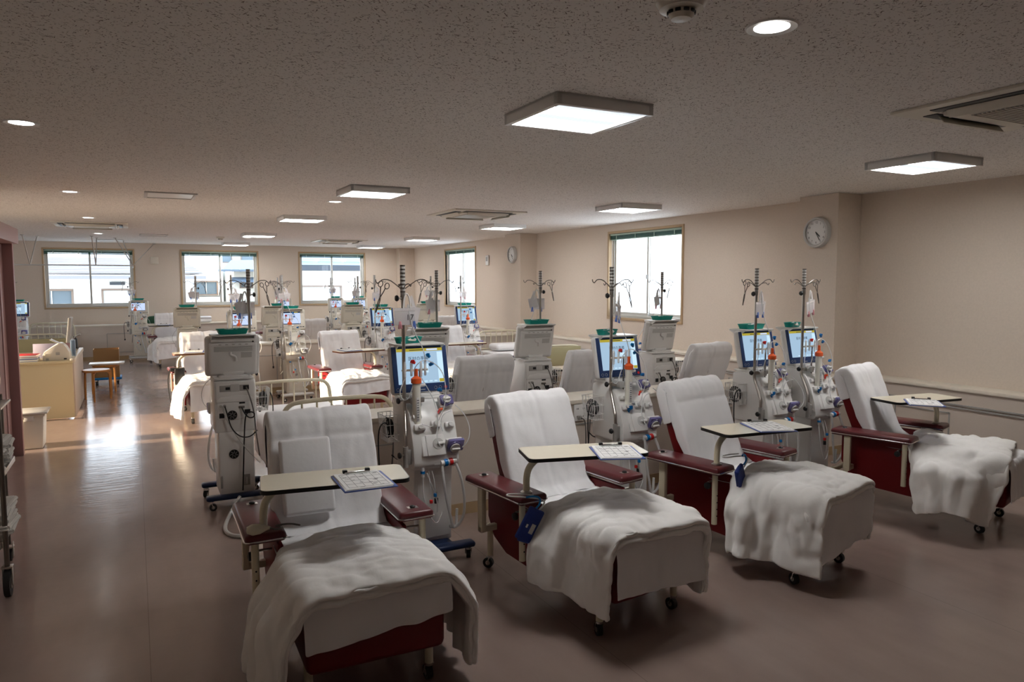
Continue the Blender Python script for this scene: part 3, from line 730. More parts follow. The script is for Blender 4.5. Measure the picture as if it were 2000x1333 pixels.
def sheet_scribble(b, w_, h_, z, seed):
    rnd = random.Random(seed)
    for k in range(5): b.box((0, -h_*.40+k*h_*.2, z), (w_*.86, .0012, .0004), M_ink)
    for k in range(6): b.box((-w_*.43+k*w_*.172, -.0*h_, z), (.0012, h_*.80, .0004), M_ink)
    for k in range(26): b.box((rnd.uniform(-.4, .4)*w_, rnd.uniform(-.45, .45)*h_, z), (rnd.uniform(.006, .022), .003, .0004), M_ink)
def make_clipboard(label):
    t = thing('clipboard', label, 'clipboard', group='clipboards on the over-chair tables')
    MB().box((0, 0, .003), (.222, .275, .004), M_clipb, .001).build('board', t)
    b = MB()
    for k in range(4): b.box((-.006+.0015*k, .002*k, .0062+.0012*k), (.195, .262, .0012), M_paper, rot=(0, 0, .012*k-.02))
    sheet_scribble(b, .195, .262, .0112, 3); b.build('paper', t)
    MB().box((0, .125, .014), (.11, .022, .008), M_chrome, .003).box((-.05, .135, .018), (.02, .02, .014), M_black, .003).box((.05, .135, .018), (.02, .02, .014), M_black, .003).build('clip', t)
    return t

# ------------------------------------------------------------------ dialysis machine (front looks towards -y)
def make_machine(label, blue=True):
    W_ = M_white if blue else M_cream
    t = thing('dialysis_machine', label, 'dialysis machine', group='dialysis machines')
    # upper body with sloping front
    b = MB(); prof = [(.20, .56), (.205, .90), (.19, .935), (.16, .95), (.03, .95), (-.03, .935), (-.08, .89), (-.125, .81), (-.165, .70), (-.18, .61), (-.175, .575), (-.15, .56)]
    b.prism(prof, 'x', -.143, .143, W_, .016); b.box((0, .10, .952), (.27, .19, .016), W_, .006)
    b.build('upper_body', t)
    b = MB(); b.prism([(.195, .10), (.195, .58), (-.12, .58), (-.105, .42), (-.10, .10)], 'x', -.122, .122, W_, .014)
    b.box((0, -.107, .33), (.20, .012, .40), W_, .005); b.build('lower_cabinet', t)
    # dark blue foot frame
    b = MB(); fm = M_navy if blue else M_lgrey
    for y_ in (-.20, .20): b.box((0, y_, .092), (.44, .075, .036), fm, .016, seg=3)
    b.box((0, 0, .092), (.20, .42, .030), fm, .01); fr = b.build('foot_frame', t)
    for x_ in (-.185, .185):
        for y_ in (-.20, .20): caster((x_, y_, .08), fr, turn=x_*3+y_*5, r=.026)
    # front valve block and modules; local frame on the sloping face
    sl = math.atan2(.085, .20)
    def F(x, h, out=0):      # point on the slope: h height z, out distance outwards
        y = -.18+(h-.61)*.32 if h < .81 else -.116+(h-.81)*.55
        return Vector((x, y-out*math.cos(sl), h+out*math.sin(sl)))
    FR = (-sl, 0, 0)
    b = MB(); b.box(F(-.005, .695, .008), (.115, .03, .125), W_, .008, FR).box(F(-.075, .695, .002), (.03, .03, .12), W_, .006, FR)
    b.cyl(F(.01, .70, .02), F(.01, .70, .026), .033, M_lgrey, seg=24).box(F(.022, .70, .034), (.045, .018, .016), M_white, .006, FR)
    b.build('bubble_detector', t)
    for (x, h, w1, h1, kr, kl) in ((-.09, .80, .07, .04, .012, .04), (.01, .81, .06, .045, .018, .055), (.095, .80, .06, .035, .012, .045), (-.095, .86, .06, .03, .008, .03)):
        MB().box(F(x, h, .012), (w1, .035, h1), W_, .01, FR).cyl(F(x, h, .02), F(x, h, kl), kr, W_ if kr > .01 else M_lgrey, seg=14).build('clamp_module', t)
    def pump(x, h, r, out, tilt=0):
        q = Matrix.Translation(F(x, h, out)) @ Euler((R(90)-sl*0-tilt, 0, 0)).to_matrix().to_4x4()
        a = MB(); a.box((0, 0, -.004), (2.5*r, 2.15*r, .022), M_white, .01)
        a.lathe([(r, .0), (r, .022), (r*.9, .030), (0, .030)], (0, 0, 0), M_purple if blue else M_dsteel, 28)
        a.box((r*.2, r*.2, .012), (2.4*r, 1.9*r, .03), M_purple if blue else M_clear, .010)
        a.lathe([(r*.72, .028), (r*.72, .040), (0, .040)], (0, 0, 0), M_lgrey, 24).box((0, 0, .046), (r*1.2, .012, .014), M_white, .003)
        a.xf(q); pm = a.build('blood_pump', t)
    pump(.105, .685, .042, .015, -sl); pump(.095, .925, .034, .02, R(38))
    MB().box(F(.055, .885, .03), (.022, .022, .014), M_orange, .004, FR).cyl(F(.05, .885, .03), F(.03, .865, .03), .006, M_redp, seg=8).build('line_clip', t)
    b = MB(); b.box((.07, -.155, .572), (.09, .03, .02), W_, .004)
    b.cyl((.02, -.185, .592), (.115, -.185, .600), .017, W_, seg=16).cyl((.040, -.185, .5935), (.060, -.185, .595), .0215, M_blue, seg=18).cyl((.072, -.185, .596), (.092, -.185, .598), .0215, M_redp, seg=18)
    b.build('dialysate_couplings', t)
    b = MB(); b.box((-.07, -.15, .56), (.05, .02, .012), W_, .003).cyl((-.085, -.165, .575), (-.085, -.165, .52), .010, W_, seg=12).cyl((-.085, -.165, .555), (-.085, -.165, .54), .014, M_blue, seg=12)
    b.build('sample_port', t); MB().box((0, -.176, .60), (.035, .006, .03), M_lgrey).build('rating_plate', t)
    b = MB()
    b.tube([(.025, -.19, .585), (.03, -.20, .50), (.05, -.19, .38), (.085, -.18, .24), (.10, -.17, .19), (.125, -.16, .20), (.13, -.16, .30)], .0085, M_clear, 8, smooth=3)
    b.tube([(.11, -.19, .59), (.14, -.21, .50), (.165, -.20, .36), (.16, -.19, .25), (.12, -.17, .19), (.08, -.16, .20)], .0085, M_clear, 8, smooth=3)
    b.tube([(-.085, -.165, .52), (-.09, -.18, .40), (-.05, -.18, .28), (.0, -.17, .22), (.04, -.16, .3)], .004, M_clear, 6, smooth=3)
    b.tube([(-.06, -.165, .54), (-.03, -.18, .45), (.0, -.18, .36), (.0, -.17, .30)], .004, M_clear, 6, smooth=3)
    b.cyl((0, -.155, .38), (0, -.155, .35), .012, M_black, seg=10).cyl((0, -.155, .38), (0, -.155, .42), .006, M_steel, seg=8)
    b.build('dialysate_hose', t)
    # pole with bracket
    px, py = -.145, -.03
    b = MB(); b.tube([(-.175, -.13, .60), (-.175, -.13, .755), (-.172, -.122, .77), (px, py-.004, .90), (px, py, .925), (px, py, 1.58)], .0105, M_steel, 12, smooth=1)
    b.cyl((-.175, -.13, .58), (-.175, -.13, .70), .016, M_grey, seg=14).box((-.160, -.13, .64), (.03, .03, .09), M_grey, .005)
    pole = b.build('drip_pole', t)
    b = MB()
    for k in range(8): b.cyl((px, py, 1.575+k*.0215), (px, py, 1.575+k*.0215+.013), .0145, M_lgrey, seg=14).cyl((px, py, 1.588+k*.0215), (px, py, 1.5965+k*.0215), .0155, M_dsteel, seg=14)
    b.build('height_scale', pole)
    b = MB()
    for s_ in (-1, 1):
        b.tube([(px, py, 1.60), (px+s_*.045, py-.01, 1.635), (px+s_*.085, py-.015, 1.662), (px+s_*.125, py-.015, 1.664), (px+s_*.14, py-.015, 1.652), (px+s_*.150, py-.015, 1.640), (px+s_*.163, py-.015, 1.648), (px+s_*.166, py-.015, 1.664)], .0032, M_dsteel, 6, smooth=1)
        b.tube([(px, py, 1.60), (px, py+s_*.05, 1.635), (px+.01, py+s_*.085, 1.640), (px+.012, py+s_*.10, 1.62), (px+.012, py+s_*.112, 1.636)], .003, M_dsteel, 6, smooth=1)
    b.cyl((px, py, 1.545), (px, py, 1.60), .0145, M_steel, seg=14); b.build('hanging_hooks', pole)
    for (z_, dy) in ((1.555, .02), (.955, -.0), (.655, 0)):
        b = MB()
        x_ = px if z_ > .9 else -.175; y_ = py if z_ > .9 else -.13
        b.cyl((x_, y_, z_), (x_-.035, y_-.01, z_), .005, M_steel, seg=8); b.lathe([(0, 0), (.015, .003), (.019, .012), (.014, .020), (0, .022)], (x_-.032-.02, y_-.01, z_), M_black, 10, axis='x')
        b.build('clamp_knob', pole)
    b = MB(); b.box((px+.05, py-.02, .955), (.13, .022, .03), M_steel, .004).box((px+.045, py-.045, .955), (.035, .05, .045), M_lgrey, .006).cyl((px+.09, py-.02, .90), (px+.09, py-.02, 1.14), .0055, M_dsteel, seg=8)
    b.build('dialyzer_clamp', pole)
    b = MB(); b.box((px+.055, py-.035, 1.135), (.16, .014, .012), M_cream, .003)
    for k, x_ in enumerate((-.01, .03, .09, .115)): b.lathe([(.0, -.05), (.007, -.045), (.009, .03), (.0045, .045), (.0, .05)], (px+x_, py-.045, 1.14+.008*(k % 2)), M_clear, 10)
    b.build('drip_chambers', pole)
    # wire basket with coiled mains cable on the left flank
    b = MB(); x0 = -.158; q = [(x0-.085, -.05+.08), (x0-.085, .14+.02), (x0, .14+.02), (x0, -.05+.08)]
    for z_, g in ((.86, 1), (.80, .93), (.74, .86), (.70, .80)):
        b.tube([(x0-.09*g, .03, z_), (x0-.09*g, .17, z_), (x0-.002, .17, z_), (x0-.002, .03, z_)], .0022, M_white, 5, closed=True)
    for k in range(8): b.tube([(x0-.09, .03+.02*k, .86), (x0-.072, .035+.018*k, .70), (x0-.004, .035+.018*k, .70)], .0018, M_white, 5)
    for k in range(4): b.tube([(x0-.01-.025*k, .03, .86), (x0-.008-.02*k, .035, .70)], .0018, M_white, 5); b.tube([(x0-.01-.025*k, .17, .86), (x0-.008-.02*k, .165, .70)], .0018, M_white, 5)
    bk = b.build('wire_basket', t)
    b = MB()
    for k in range(4):
        cx, cz, rr_ = x0-.03-.012*k, .775, .045+.006*(k % 3)
        b.tube([(cx, .10+rr_*math.cos(a), cz+rr_*math.sin(a)*1.05) for a in [2*PI*i/18 for i in range(18)]], .005, M_black, 6, closed=True)
    b.tube([(x0-.06, .04, .80), (x0-.10, .02, .83), (x0-.13, .03, .78), (x0-.13, .03, .62), (x0-.12, .03, .48)], .0045, M_black, 6, smooth=2).cyl((x0-.12, .03, .48), (x0-.12, .03, .45), .012, M_black, seg=10)
    b.build('coiled_cable', bk)
    # back: recess, connectors, fans, cables
    b = MB(); y_ = .206
    b.box((.0, y_, .865), (.26, .006, .13), W_, .002).box((.005, y_+.003, .885), (.20, .004, .045), M_grey, .001).box((.0, y_+.004, .887), (.06, .006, .055), M_lgrey, .002)
    b.prism([(-.13, .80), (-.10, .826), (0, .836), (.10, .826), (.13, .80), (.13, .785), (-.13, .785)], 'y', y_-.004, y_+.010, W_, .002)
    b.box((.005, y_, .725), (.24, .008, .13), W_, .003)
    for (x_, z_, w1, h1) in ((.095, .69, .035, .035), (-.08, .71, .04, .03), (-.045, .775, .04, .012), (.05, .885, .03, .02), (-.075, .887, .04, .03)): b.box((x_, y_+.005, z_), (w1, .004, h1), M_black, .001)
    b.box((-.04, y_+.01, .745), (.042, .014, .016), M_dsteel, .003).cyl((.10, y_, .76), (.10, y_+.02, .76), .010, M_lgrey, seg=10).cyl((.075, y_, .76), (.075, y_+.02, .76), .010, M_grey, seg=10)
    b.build('rear_panel', t); b = MB()
    b.box((.03, .1955, .617), (.08, .002, .068), W_)
    for k in range(8): b.box((.03, .197, .645-.008*k), (.07, .003, .003), M_grey)
    b.build('rear_louvre', t); MB().box((.11, .197, .20), (.016, .003, .09), M_grey).build('rear_slot', t)
    MB().box((-.06, .197, .20), (.05, .003, .08), M_grey).cyl((-.06, .199, .22), (-.06, .199, .17), .008, M_lgrey, seg=8).build('drain_port', t)
    for (x_, z_) in ((.025, .69), (.02, .40)):
        b = MB(); ys = .2105 if z_ > .6 else .197
        b.lathe([(.034, 0), (.034, .006), (.030, .006), (.030, .002), (0, .002)], (x_, ys, z_), M_black, 22, axis='y')
        for k in range(7): a = k*2*PI/7; b.box((x_+.016*math.cos(a), ys+.005, z_+.016*math.sin(a)), (.026, .002, .002), M_lgrey, rot=(0, -a+.5, 0))
        b.lathe([(.009, .008), (0, .008)], (x_, ys, z_), M_black, 12, axis='y'); b.build('cooling_fan', t)
    b = MB(); b.tube([(.075, .225, .76), (.06, .24, .70), (.04, .245, .60), (-.02, .25, .53), (-.09, .25, .525), (-.14, .24, .57)], .0045, M_black, 6, smooth=3)
    b.tube([(-.04, .22, .745), (-.055, .24, .70), (-.085, .25, .665), (-.12, .25, .67), (-.125, .25, .70), (-.09, .25, .715), (-.06, .245, .69), (-.05, .24, .55), (-.04, .235, .35), (-.03, .225, .13)], .0048, M_black, 6, smooth=3)
    b.build('power_cable', t)
    b = MB(); b.tube([(-.075, .215, .89), (-.09, .24, .84), (-.12, .25, .72), (-.13, .25, .55), (-.15, .25, .38)], .005, M_cord, 6, smooth=3).tube([(.10, .225, .76), (.05, .245, .62), (-.05, .25, .45), (-.15, .25, .33)], .0032, M_lgrey, 6, smooth=2)
    b.build('signal_cable', t)
    # neck
    b = MB(); b.prism([(-.055, .95), (.055, .95), (.08, 1.00), (-.08, 1.00)], 'y', .07, .15, W_, .012).box((.0, .10, .965), (.20, .17, .02), W_, .008)
    b.box((-.10, .05, .97), (.06, .03, .03), M_white, .006).box((.08, .06, .968), (.05, .05, .025), W_, .006); b.build('monitor_neck', t)
    # monitor, tilted back
    tl = R(13); mw, mh = .375, .300; mc = Vector((0, .10, 1.118))
    q = Matrix.Translation(mc) @ Euler((-tl, 0, 0)).to_matrix().to_4x4()
    b = MB(); b.box((0, .012, 0), (mw, .055, mh), W_, .022, seg=3).box((0, .045, -.01), (mw*.88, .04, mh*.82), W_, .02, seg=3)
    b.box((0, .060, mh/2-.02), (mw*.80, .010, .025), W_, .004)
    for k in range(5): b.box((0, .0655, .083-.008*k), (mw*.70, .003, .003), M_grey)
    for k in range(5): b.box((-.09+.045*k, .066, .1), (.018, .003, .004), M_grey)
    b.tube([(.02, .066, .045), (.02, .068, .02), (-.015, .068, .012), (-.018, .068, -.025)], .010, W_, 8, smooth=1)
    b.box((-.09, .0655, .018), (.075, .002, .042), M_lgrey); b.cyl((-.135, .064, .118), (-.135, .068, .118), .006, M_black, seg=10)
    b.xf(q); mon = b.build('monitor', t)
    b = MB()
    if blue:
        b.box((0, -.017, .0), (mw-.022, .008, mh-.022), M_bezel, .003)
    else: b.box((0, -.016, 0), (mw-.03, .006, mh-.03), W_, .002)
    b.xf(q); b.build('bezel', mon)
    sw, sh = (.295, .215) if blue else (.255, .18); cx, cz = (0, .017) if blue else (-.01, .02)
    b = MB(); yf = -.0225
    b.box((cx, yf, cz), (sw, .002, sh), M_scr if blue else M_scrw); b.box((cx, yf-.0012, cz+sh/2-.009), (sw, .001, .018), M_scry if blue else M_scrt)
    if blue:
        b.box((cx+.08, yf-.0018, cz+sh/2-.009), (.07, .001, .010), M_scrw); b.box((cx+sw/2-.019, yf-.0015, cz-.01), (.036, .001, sh-.03), M_scrp)
        b.box((cx+sw/2-.018, yf-.002, cz-sh/2+.014), (.032, .001, .020), M_scry); b.box((cx+.02, yf-.0015, cz-.015), (.055, .001, .055), M_scrp)
        for k in range(6): b.box((cx-.07+.032*k, yf-.0015, cz-sh/2+.012), (.020, .001, .007), M_scrp)
    else:
        b.box((cx+.07, yf-.0018, cz+sh/2-.009), (.05, .001, .010), M_scry)
        b.box((cx, yf-.0015, cz-sh/2+.006), (sw, .001, .010), M_scrt)
    b.box((cx-.02, yf-.002, cz+sh/2-.0095), (.09, .0006, .004), M_scrt)
    b.tube([(cx+.005, yf-.0022, cz-.022), (cx+.02, yf-.0022, cz-.005), (cx+.035, yf-.0022, cz-.008), (cx+.04, yf-.0022, cz-.025)], .0008, M_scrt, 4)
    b.add(text_mesh('医材の準備', .026), Matrix.Translation((cx-.012, yf-.002, cz+.045)) @ Matrix.Rotation(PI/2, 4, 'X'), M_scrt)
    b.xf(q); b.build('screen', mon)
    b = MB()
    for k, x_ in enumerate((-.155, -.125, .085, .115, .15)):
        m_ = M_redp if k == 4 else M_lgrey
        if blue: b.tube([(x_+.009*math.cos(a), -.022, -.120+.009*math.sin(a)) for a in [2*PI*i/14 for i in range(14)]], .0009, m_, 4, closed=True)
        else: b.box((x_, -.020, -.108), (.022, .003, .010), M_black, .002)
    if blue: b.cyl((.15, -.0205, -.120), (.15, -.0225, -.120), .008, M_redp, seg=14).box((0, -.0215, -.127), (.035, .001, .004), M_lgrey)
    b.xf(q); b.build('button', mon)
    # shelf over the monitor
    b = MB(); b.box((0, .155, 1.270), (.30, .18, .010), W_, .004).prism([(.07, 1.265), (.24, 1.265), (.20, 1.245), (.14, 1.225)], 'x', -.15, -.142, W_).prism([(.07, 1.265), (.24, 1.265), (.20, 1.245), (.14, 1.225)], 'x', .142, .15, W_)
    b.build('top_shelf', t)
    return t
MTOP = 1.2755   # surface of the shelf over the monitor

def make_tray(label, kidney=False):
    t = thing('kidney_dish' if kidney else 'instrument_tray', label, 'tray', group=None)
    b = MB(); n = 28; rings = []
    def outline(k, g):
        a = 2*PI*k/n
        if kidney:
            x = .095*g*math.cos(a); y = .055*g*math.sin(a)+(.030 if math.sin(a) < 0 else 0)*math.exp(-(x/.05)**2)*g
        else:
            c_, s_ = math.cos(a), math.sin(a); e = .35
            x = .108*g*math.copysign(abs(c_)**e, c_); y = .062*g*math.copysign(abs(s_)**e, s_)
        return x, y
    for g, h in ((.84, .0), (.86, .001), (1.0, .036), (1.03, .037), (1.03, .034), (.975, .033), (.84, .004)):
        rings.append([b.bm.verts.new((*outline(k, g), h)) for k in range(n)])
    fs = []
    for A, B in zip(rings[:-1], rings[1:]): fs += [b.bm.faces.new((A[i], A[(i+1) % n], B[(i+1) % n], B[i])) for i in range(n)]
    fs += [b.bm.faces.new(rings[0][::-1]), b.bm.faces.new(rings[-1])]
    b._fin(fs, M_green); b.build('dish', t)
    return t
def tray_items(label_where, x, y, z, rz, seed):
    rnd = random.Random(seed); out = []
    b = MB(); L_ = rnd.uniform(.07, .09)
    b.cyl((-L_/2, 0, 0), (L_/2, 0, 0), .010, M_clear, seg=12).cyl((L_/2, 0, 0), (L_/2+.02, 0, 0), .004, M_white, seg=8).cyl((-L_/2-.03, 0, 0), (-L_/2, 0, 0), .006, M_white, seg=8).cyl((-L_/2-.032, 0, 0), (-L_/2-.029, 0, 0), .012, M_white, seg=12)
    o = b.build('syringe'); o.location = (x, y+.004, z+.022); o.rotation_euler = (0, R(-14), rz+.3); tag(o, 'clear syringe in '+label_where, 'syringe')
    b = MB(); pts = [(-.04+.013*k, .012*math.sin(k*1.7+seed), .012+.012*(k % 2)) for k in range(7)]
    b.tube(pts, .008, M_paper, 7, smooth=1).box((.01, -.01, .014), (.05, .03, .008), M_fibre, .003, rot=(.2, .1, .4)); o = b.build('gauze_packet'); o.location = (x, y-.012, z+.004); o.rotation_euler = (0, 0, rz-.4); tag(o, 'crumpled packet in '+label_where, 'packet')

def make_dialyzer(label):
    t = thing('dialyzer', label, 'dialyzer', group=None)
    b = MB(); b.lathe([(.022, -.115), (.022, .105)], (0, 0, 0), M_fibre, 22).box((0, -.0215, -.03), (.018, .003, .12), M_white, .001); 
    for k in range(9): b.box((0, -.0235, -.08+.012*k), (.011, .001, .006 if k % 3 else .003), M_ink)
    b.build('filter_tube', t)
    MB().lathe([(.0, .172), (.009, .170), (.010, .135), (.028, .122), (.028, .100), (.023, .098)], (0, 0, 0), M_orange, 22).build('red_cap', t)['label'] = 'orange end cap'
    MB().lathe([(.023, -.108), (.028, -.110), (.028, -.128), (.010, -.140), (.009, -.168), (0, -.170)], (0, 0, 0), M_blue, 22).build('blue_cap', t)['label'] = 'blue end cap'
    MB().cyl((.02, 0, .085), (.048, 0, .088), .008, M_white, seg=10).cyl((.02, 0, -.095), (.044, 0, -.095), .008, M_clear, seg=10).build('side_port', t)
    return t
def make_lines(label, seed):
    """blood lines hanging over the machine front (machine-local coordinates)"""
    rnd = random.Random(seed); t = thing('blood_line_set', label, 'tubing', group=None)
    j = lambda a=.02: rnd.uniform(-a, a)
    px, py = -.145, -.03
    b = MB()
    b.tube([(px+.02, py-.03, 1.52), (px+.05+j(), py-.04, 1.38), (px+.10+j(), py-.06, 1.26), (px+.115, py-.05, 1.18)], .0032, M_clear, 6, smooth=3)
    b.tube([(px+.045, py-.055, 1.10), (px+.03, py-.09, 1.16), (px+.10+j(), py-.10, 1.21), (px+.20+j(), py-.10, 1.14), (px+.22, py-.12, 1.0), (px+.19+j(), py-.13, .90), (px+.14, py-.13, .80), (px+.06, py-.13, .83)], .0030, M_clear, 6, smooth=3)
    b.tube([(px-.01, py-.045, 1.09), (px-.04+j(), py-.06, 1.0), (px-.01, py-.08, .95), (px+.03, py-.08, 1.06)], .0030, M_clear, 6, smooth=3)
    b.tube([(px+.09, py-.045, 1.09), (px+.13, py-.09, 1.0), (px+.17+j(), py-.10, .95), (px+.16, py-.14, .85), (px+.13, py-.17, .75), (px+.15, py-.19, .70)], .0030, M_clear, 6, smooth=3)
    b.tube([(px+.28, py-.10, .92), (px+.32, py-.13, .88), (px+.34+j(.01), py-.17, .80), (px+.33, py-.19, .72), (px+.29, py-.18, .68)], .0028, M_clear, 6, smooth=3)
    b.tube([(px+.07, py-.09, .75), (px+.10, py-.12, .70), (px+.11, py-.16, .66)], .0030, M_clear, 6, smooth=2)
    b.tube([(px+.25, py-.11, .89), (px+.20, py-.12, .88), (px+.17, py-.13, .83), (px+.18, py-.15, .78)], .0030, M_clear, 6, smooth=3)
    b.build('tube', t)
    for (p, m_, a) in [((px+.125, py-.07, 1.22), M_blue, .8), ((px+.14, py-.08, 1.17), M_blue, -.3), ((px+.035, py-.06, 1.185), M_redp, .4), ((px+.175, py-.12, 1.02), M_blue, .2)]:
        MB().box(p, (.030, .016, .018), m_, .004, rot=(0, a, .3)).box((p[0], p[1]-.004, p[2]+.008), (.012, .02, .012), m_, .002).build('tube_clamp', t)
    z0 = rnd.uniform(.36, .42)
    MB().tube([(-.05, -.17, .55), (-.05, -.19, .48), (-.045, -.19, z0)], .0028, M_clear, 6, smooth=1).box((-.045, -.19, z0), (.018, .018, .022), M_redp, .005).build('tube_clamp', t)
    MB().tube([(-.03, -.17, .55), (-.02, -.19, .48), (-.02, -.19, z0+.035)], .0028, M_clear, 6, smooth=1).box((-.02, -.19, z0+.035), (.018, .018, .022), M_blue, .005).build('tube_clamp', t)
    return t
def make_forceps(label):
    t = thing('forceps', label, 'forceps', group=None); b = MB()
    for s_ in (-1, 1):
        ring = [(s_*.020+.013*math.cos(a), 0, .0+.017*math.sin(a)) for a in [2*PI*i/16 for i in range(16)]]
        b.tube(ring, .0028, M_dsteel, 6, closed=True)
        b.tube([(s_*.014, 0, -.016), (s_*.008, 0, -.045), (0, s_*.002, -.075), (-s_*.005, 0, -.10), (-s_*.001, 0, -.165)], .0030, M_dsteel, 6, smooth=1)
    b.cyl((0, -.005, -.075), (0, .005, -.075), .005, M_steel, seg=10); b.build('handles', t); return t
def make_pouch(label, number=None, peg=None, col=None):
    t = thing('card_pouch', label, 'pouch', group=None)
    MB().box((-.012, 0, -.055), (.125, .003, .10), M_clearbag, .001).box((-.012, -.001, -.015), (.125, .0035, .016), M_card_w).box((.035, .002, -.045), (.085, .002, .095), M_card_w, rot=(0, .22, 0)).build('sleeve', t)
    MB().tube([(-.02, 0, -.01), (-.018, -.004, .05), (.0, -.002, .085), (.02, .004, .05), (.022, 0, -.01)], .005, M_white, 6, smooth=2).box((.04, .004, .02), (.02, .003, .09), M_card_w, rot=(0, -.3, 0)).build('strap', t)
    if number:
        b = MB().add(text_mesh(number, .048), Matrix.Translation((.018, -.007, -.062)) @ Matrix.Rotation(PI/2, 4, 'X'), M_black); b.build('number', t)
    for k, pc in enumerate(peg or []):
        x_ = -.04 if k == 0 else .045
        MB().box((x_-.005, 0, -.105), (.008, .012, .045), pc, .003, rot=(0, .12, 0)).box((x_+.005, 0, -.105), (.008, .012, .045), pc, .003, rot=(0, -.12, 0)).build('clothes_peg', t)
    return t
M_pegpink = mat('pink_peg', (.65, .28, .32), .4); M_pegblue = mat('blue_peg', (.10, .20, .60), .4); M_peggreen = mat('mint_peg', (.35, .62, .50), .4)

# ------------------------------------------------------------------ place chairs
def put(o, x, y, rz, label=None):
    o.location = (x, y, 0); o.rotation_euler = (0, 0, rz)
    if label: o['label'] = label
    return o
ROW1 = [(.79, 3.20, R(-1)), (2.05, 3.20, R(7)), (3.29, 3.20, R(11)), (4.97, 3.22, R(16))]
nm = ['leftmost', 'second', 'third', 'rightmost']
chairs = []
ch0 = make_chair('maroon treatment chair nearest the camera, leftmost of the front row')
chairs.append(put(ch0, *ROW1[0]))
clabel = ['', 'maroon treatment chair second from left in front row, showing its left side', 'maroon treatment chair third from left in front row with tray overhead', 'maroon treatment chair at the right end of front row beside the wall']
for i in (1, 2, 3): chairs.append(dup(ch0, (ROW1[i][0], ROW1[i][1], 0), ROW1[i][2], clabel[i]))
OTH = [  # x, y, rz, label
    (2.37, 9.00, R(3), 'sunlit maroon treatment chair facing the camera in mid room'),
    (.77, 9.62, R(3), 'maroon treatment chair left in mid room, partly behind the rear-facing machine'),
    (3.95, 9.3, R(0), 'mid room treatment chair hidden behind the nearest blue monitor'),
    (.62, 16.05, R(2), 'far treatment chair under the wall between left and middle windows'),
    (2.0, 16.2, R(0), 'far treatment chair below the right end of middle window'),
    (2.66, 6.12, R(181), 'treatment chair seen from behind right of the nearest blue monitor'),
    (3.82, 6.12, R(176), 'treatment chair seen from behind, red side showing left of second monitor'),
    (5.22, 6.15, R(184), 'treatment chair seen from behind below the frosted window corner'),
    (2.66, 13.1, R(180), 'distant treatment chair seen from behind, left of a pair of small monitors'),
    (5.25, 13.1, R(180), 'distant treatment chair seen from behind, left of the right blue monitor')]
for x, y, a, l_ in OTH: chairs.append(dup(ch0, (x, y, 0), a, l_))
PL = ['leftmost front chair', 'second front chair from left', 'third front chair from left', 'rightmost front chair', 'sunlit mid-room chair', 'left mid-room chair', 'mid-room chair behind the nearest monitor', 'far chair left of the middle window', 'far chair below the middle window',
      'turned-away chair right of the nearest monitor', 'turned-away chair left of second monitor', 'turned-away chair under the frosted window', 'distant turned-away chair near mid room', 'distant turned-away chair near the right monitor']
SPEC = ROW1+[(x, y, a) for x, y, a, _ in OTH]
# trays (parts of their chairs)
add_tray(chairs[0], -1, R(-7), .80, ox=.05); add_tray(chairs[1], -1, R(-22), .80, ox=.035); add_tray(chairs[2], -1, R(-17), .80)
add_tray(chairs[3], 1, R(-24), .80)
add_tray(chairs[4], 1, R(10), .80, brown=True); add_tray(chairs[5], -1, R(-3), .80, brown=True); add_tray(chairs[6], 1, R(2), .80, brown=True)
add_tray(chairs[7], -1, R(0), .80); add_tray(chairs[10], -1, R(5), .80); add_tray(chairs[11], 1, R(5), .80)
# bedding
tw = [make_towel(1, 'white sheet over backrest of the leftmost front chair', drop=.25), make_towel(7, 'x', drop=.22), make_towel(12, 'x', drop=.42)]
put(tw[0], *SPEC[0]); use = [0, 1, 0, 1, 1, 0, 1, 0, 1, 2, 2, 2, 2, 2]
first = {0: tw[0]}
for i in range(1, 14):
    lb = 'white sheet over backrest of the '+PL[i]
    k = use[i]
    if k not in first: first[k] = tw[k]; put(tw[k], *SPEC[i], label=lb)
    else: dup(tw[k], (SPEC[i][0], SPEC[i][1], 0), SPEC[i][2], lb)
ss = [make_seat_sheet(2, 'white seat sheet hanging over the foot of leftmost front chair', .17, .03), make_seat_sheet(9, 'x', .27, -.02), make_seat_sheet(21, 'x', .30, .03)]
put(ss[0], *SPEC[0]); fs_ = {0}
for i in range(1, 9):
    k = (0, 1, 2, 1, 0, 2, 1, 2, 0)[i]; lb = 'white seat sheet hanging over the foot of the '+PL[i]
    if k not in fs_: fs_.add(k); put(ss[k], *SPEC[i], label=lb)
    else: dup(ss[k], (SPEC[i][0], SPEC[i][1], 0), SPEC[i][2], lb)
DV = [duvet_proto(0, seed=3, w_=1.48, l_=.56, org=(.01, -.60), rz=R(2), extra=[((.0, -.36, .25), (.33, .16, .08), .09)]), duvet_proto(1, seed=8, w_=1.32, l_=.54, org=(.0, -.60), rz=R(-3), extra=[((-.05, -.16, .30), (.32, .05, .06), .06)]),
      duvet_proto(2, seed=15, w_=1.34, l_=.54, org=(-.02, -.595), rz=R(3), extra=[((-.05, -.16, .30), (.32, .05, .06), .06)]), duvet_proto(3, seed=22, w_=1.24, l_=.56, org=(-.10, -.54), rz=R(9), extra=[((-.12, -.28, .28), (.33, .10, .08), .08)])]
dl_ = ['large cream-white duvet with folded foot edge on the leftmost front chair', 'white duvet with deep side folds on second front chair from left', 'white duvet hanging to caster height on third front chair from left', 'white duvet bunched over the side of the rightmost front chair']
for i in range(4): tag(put(DV[i], *SPEC[i]), dl_[i], 'duvet', 'duvets on the treatment chairs')
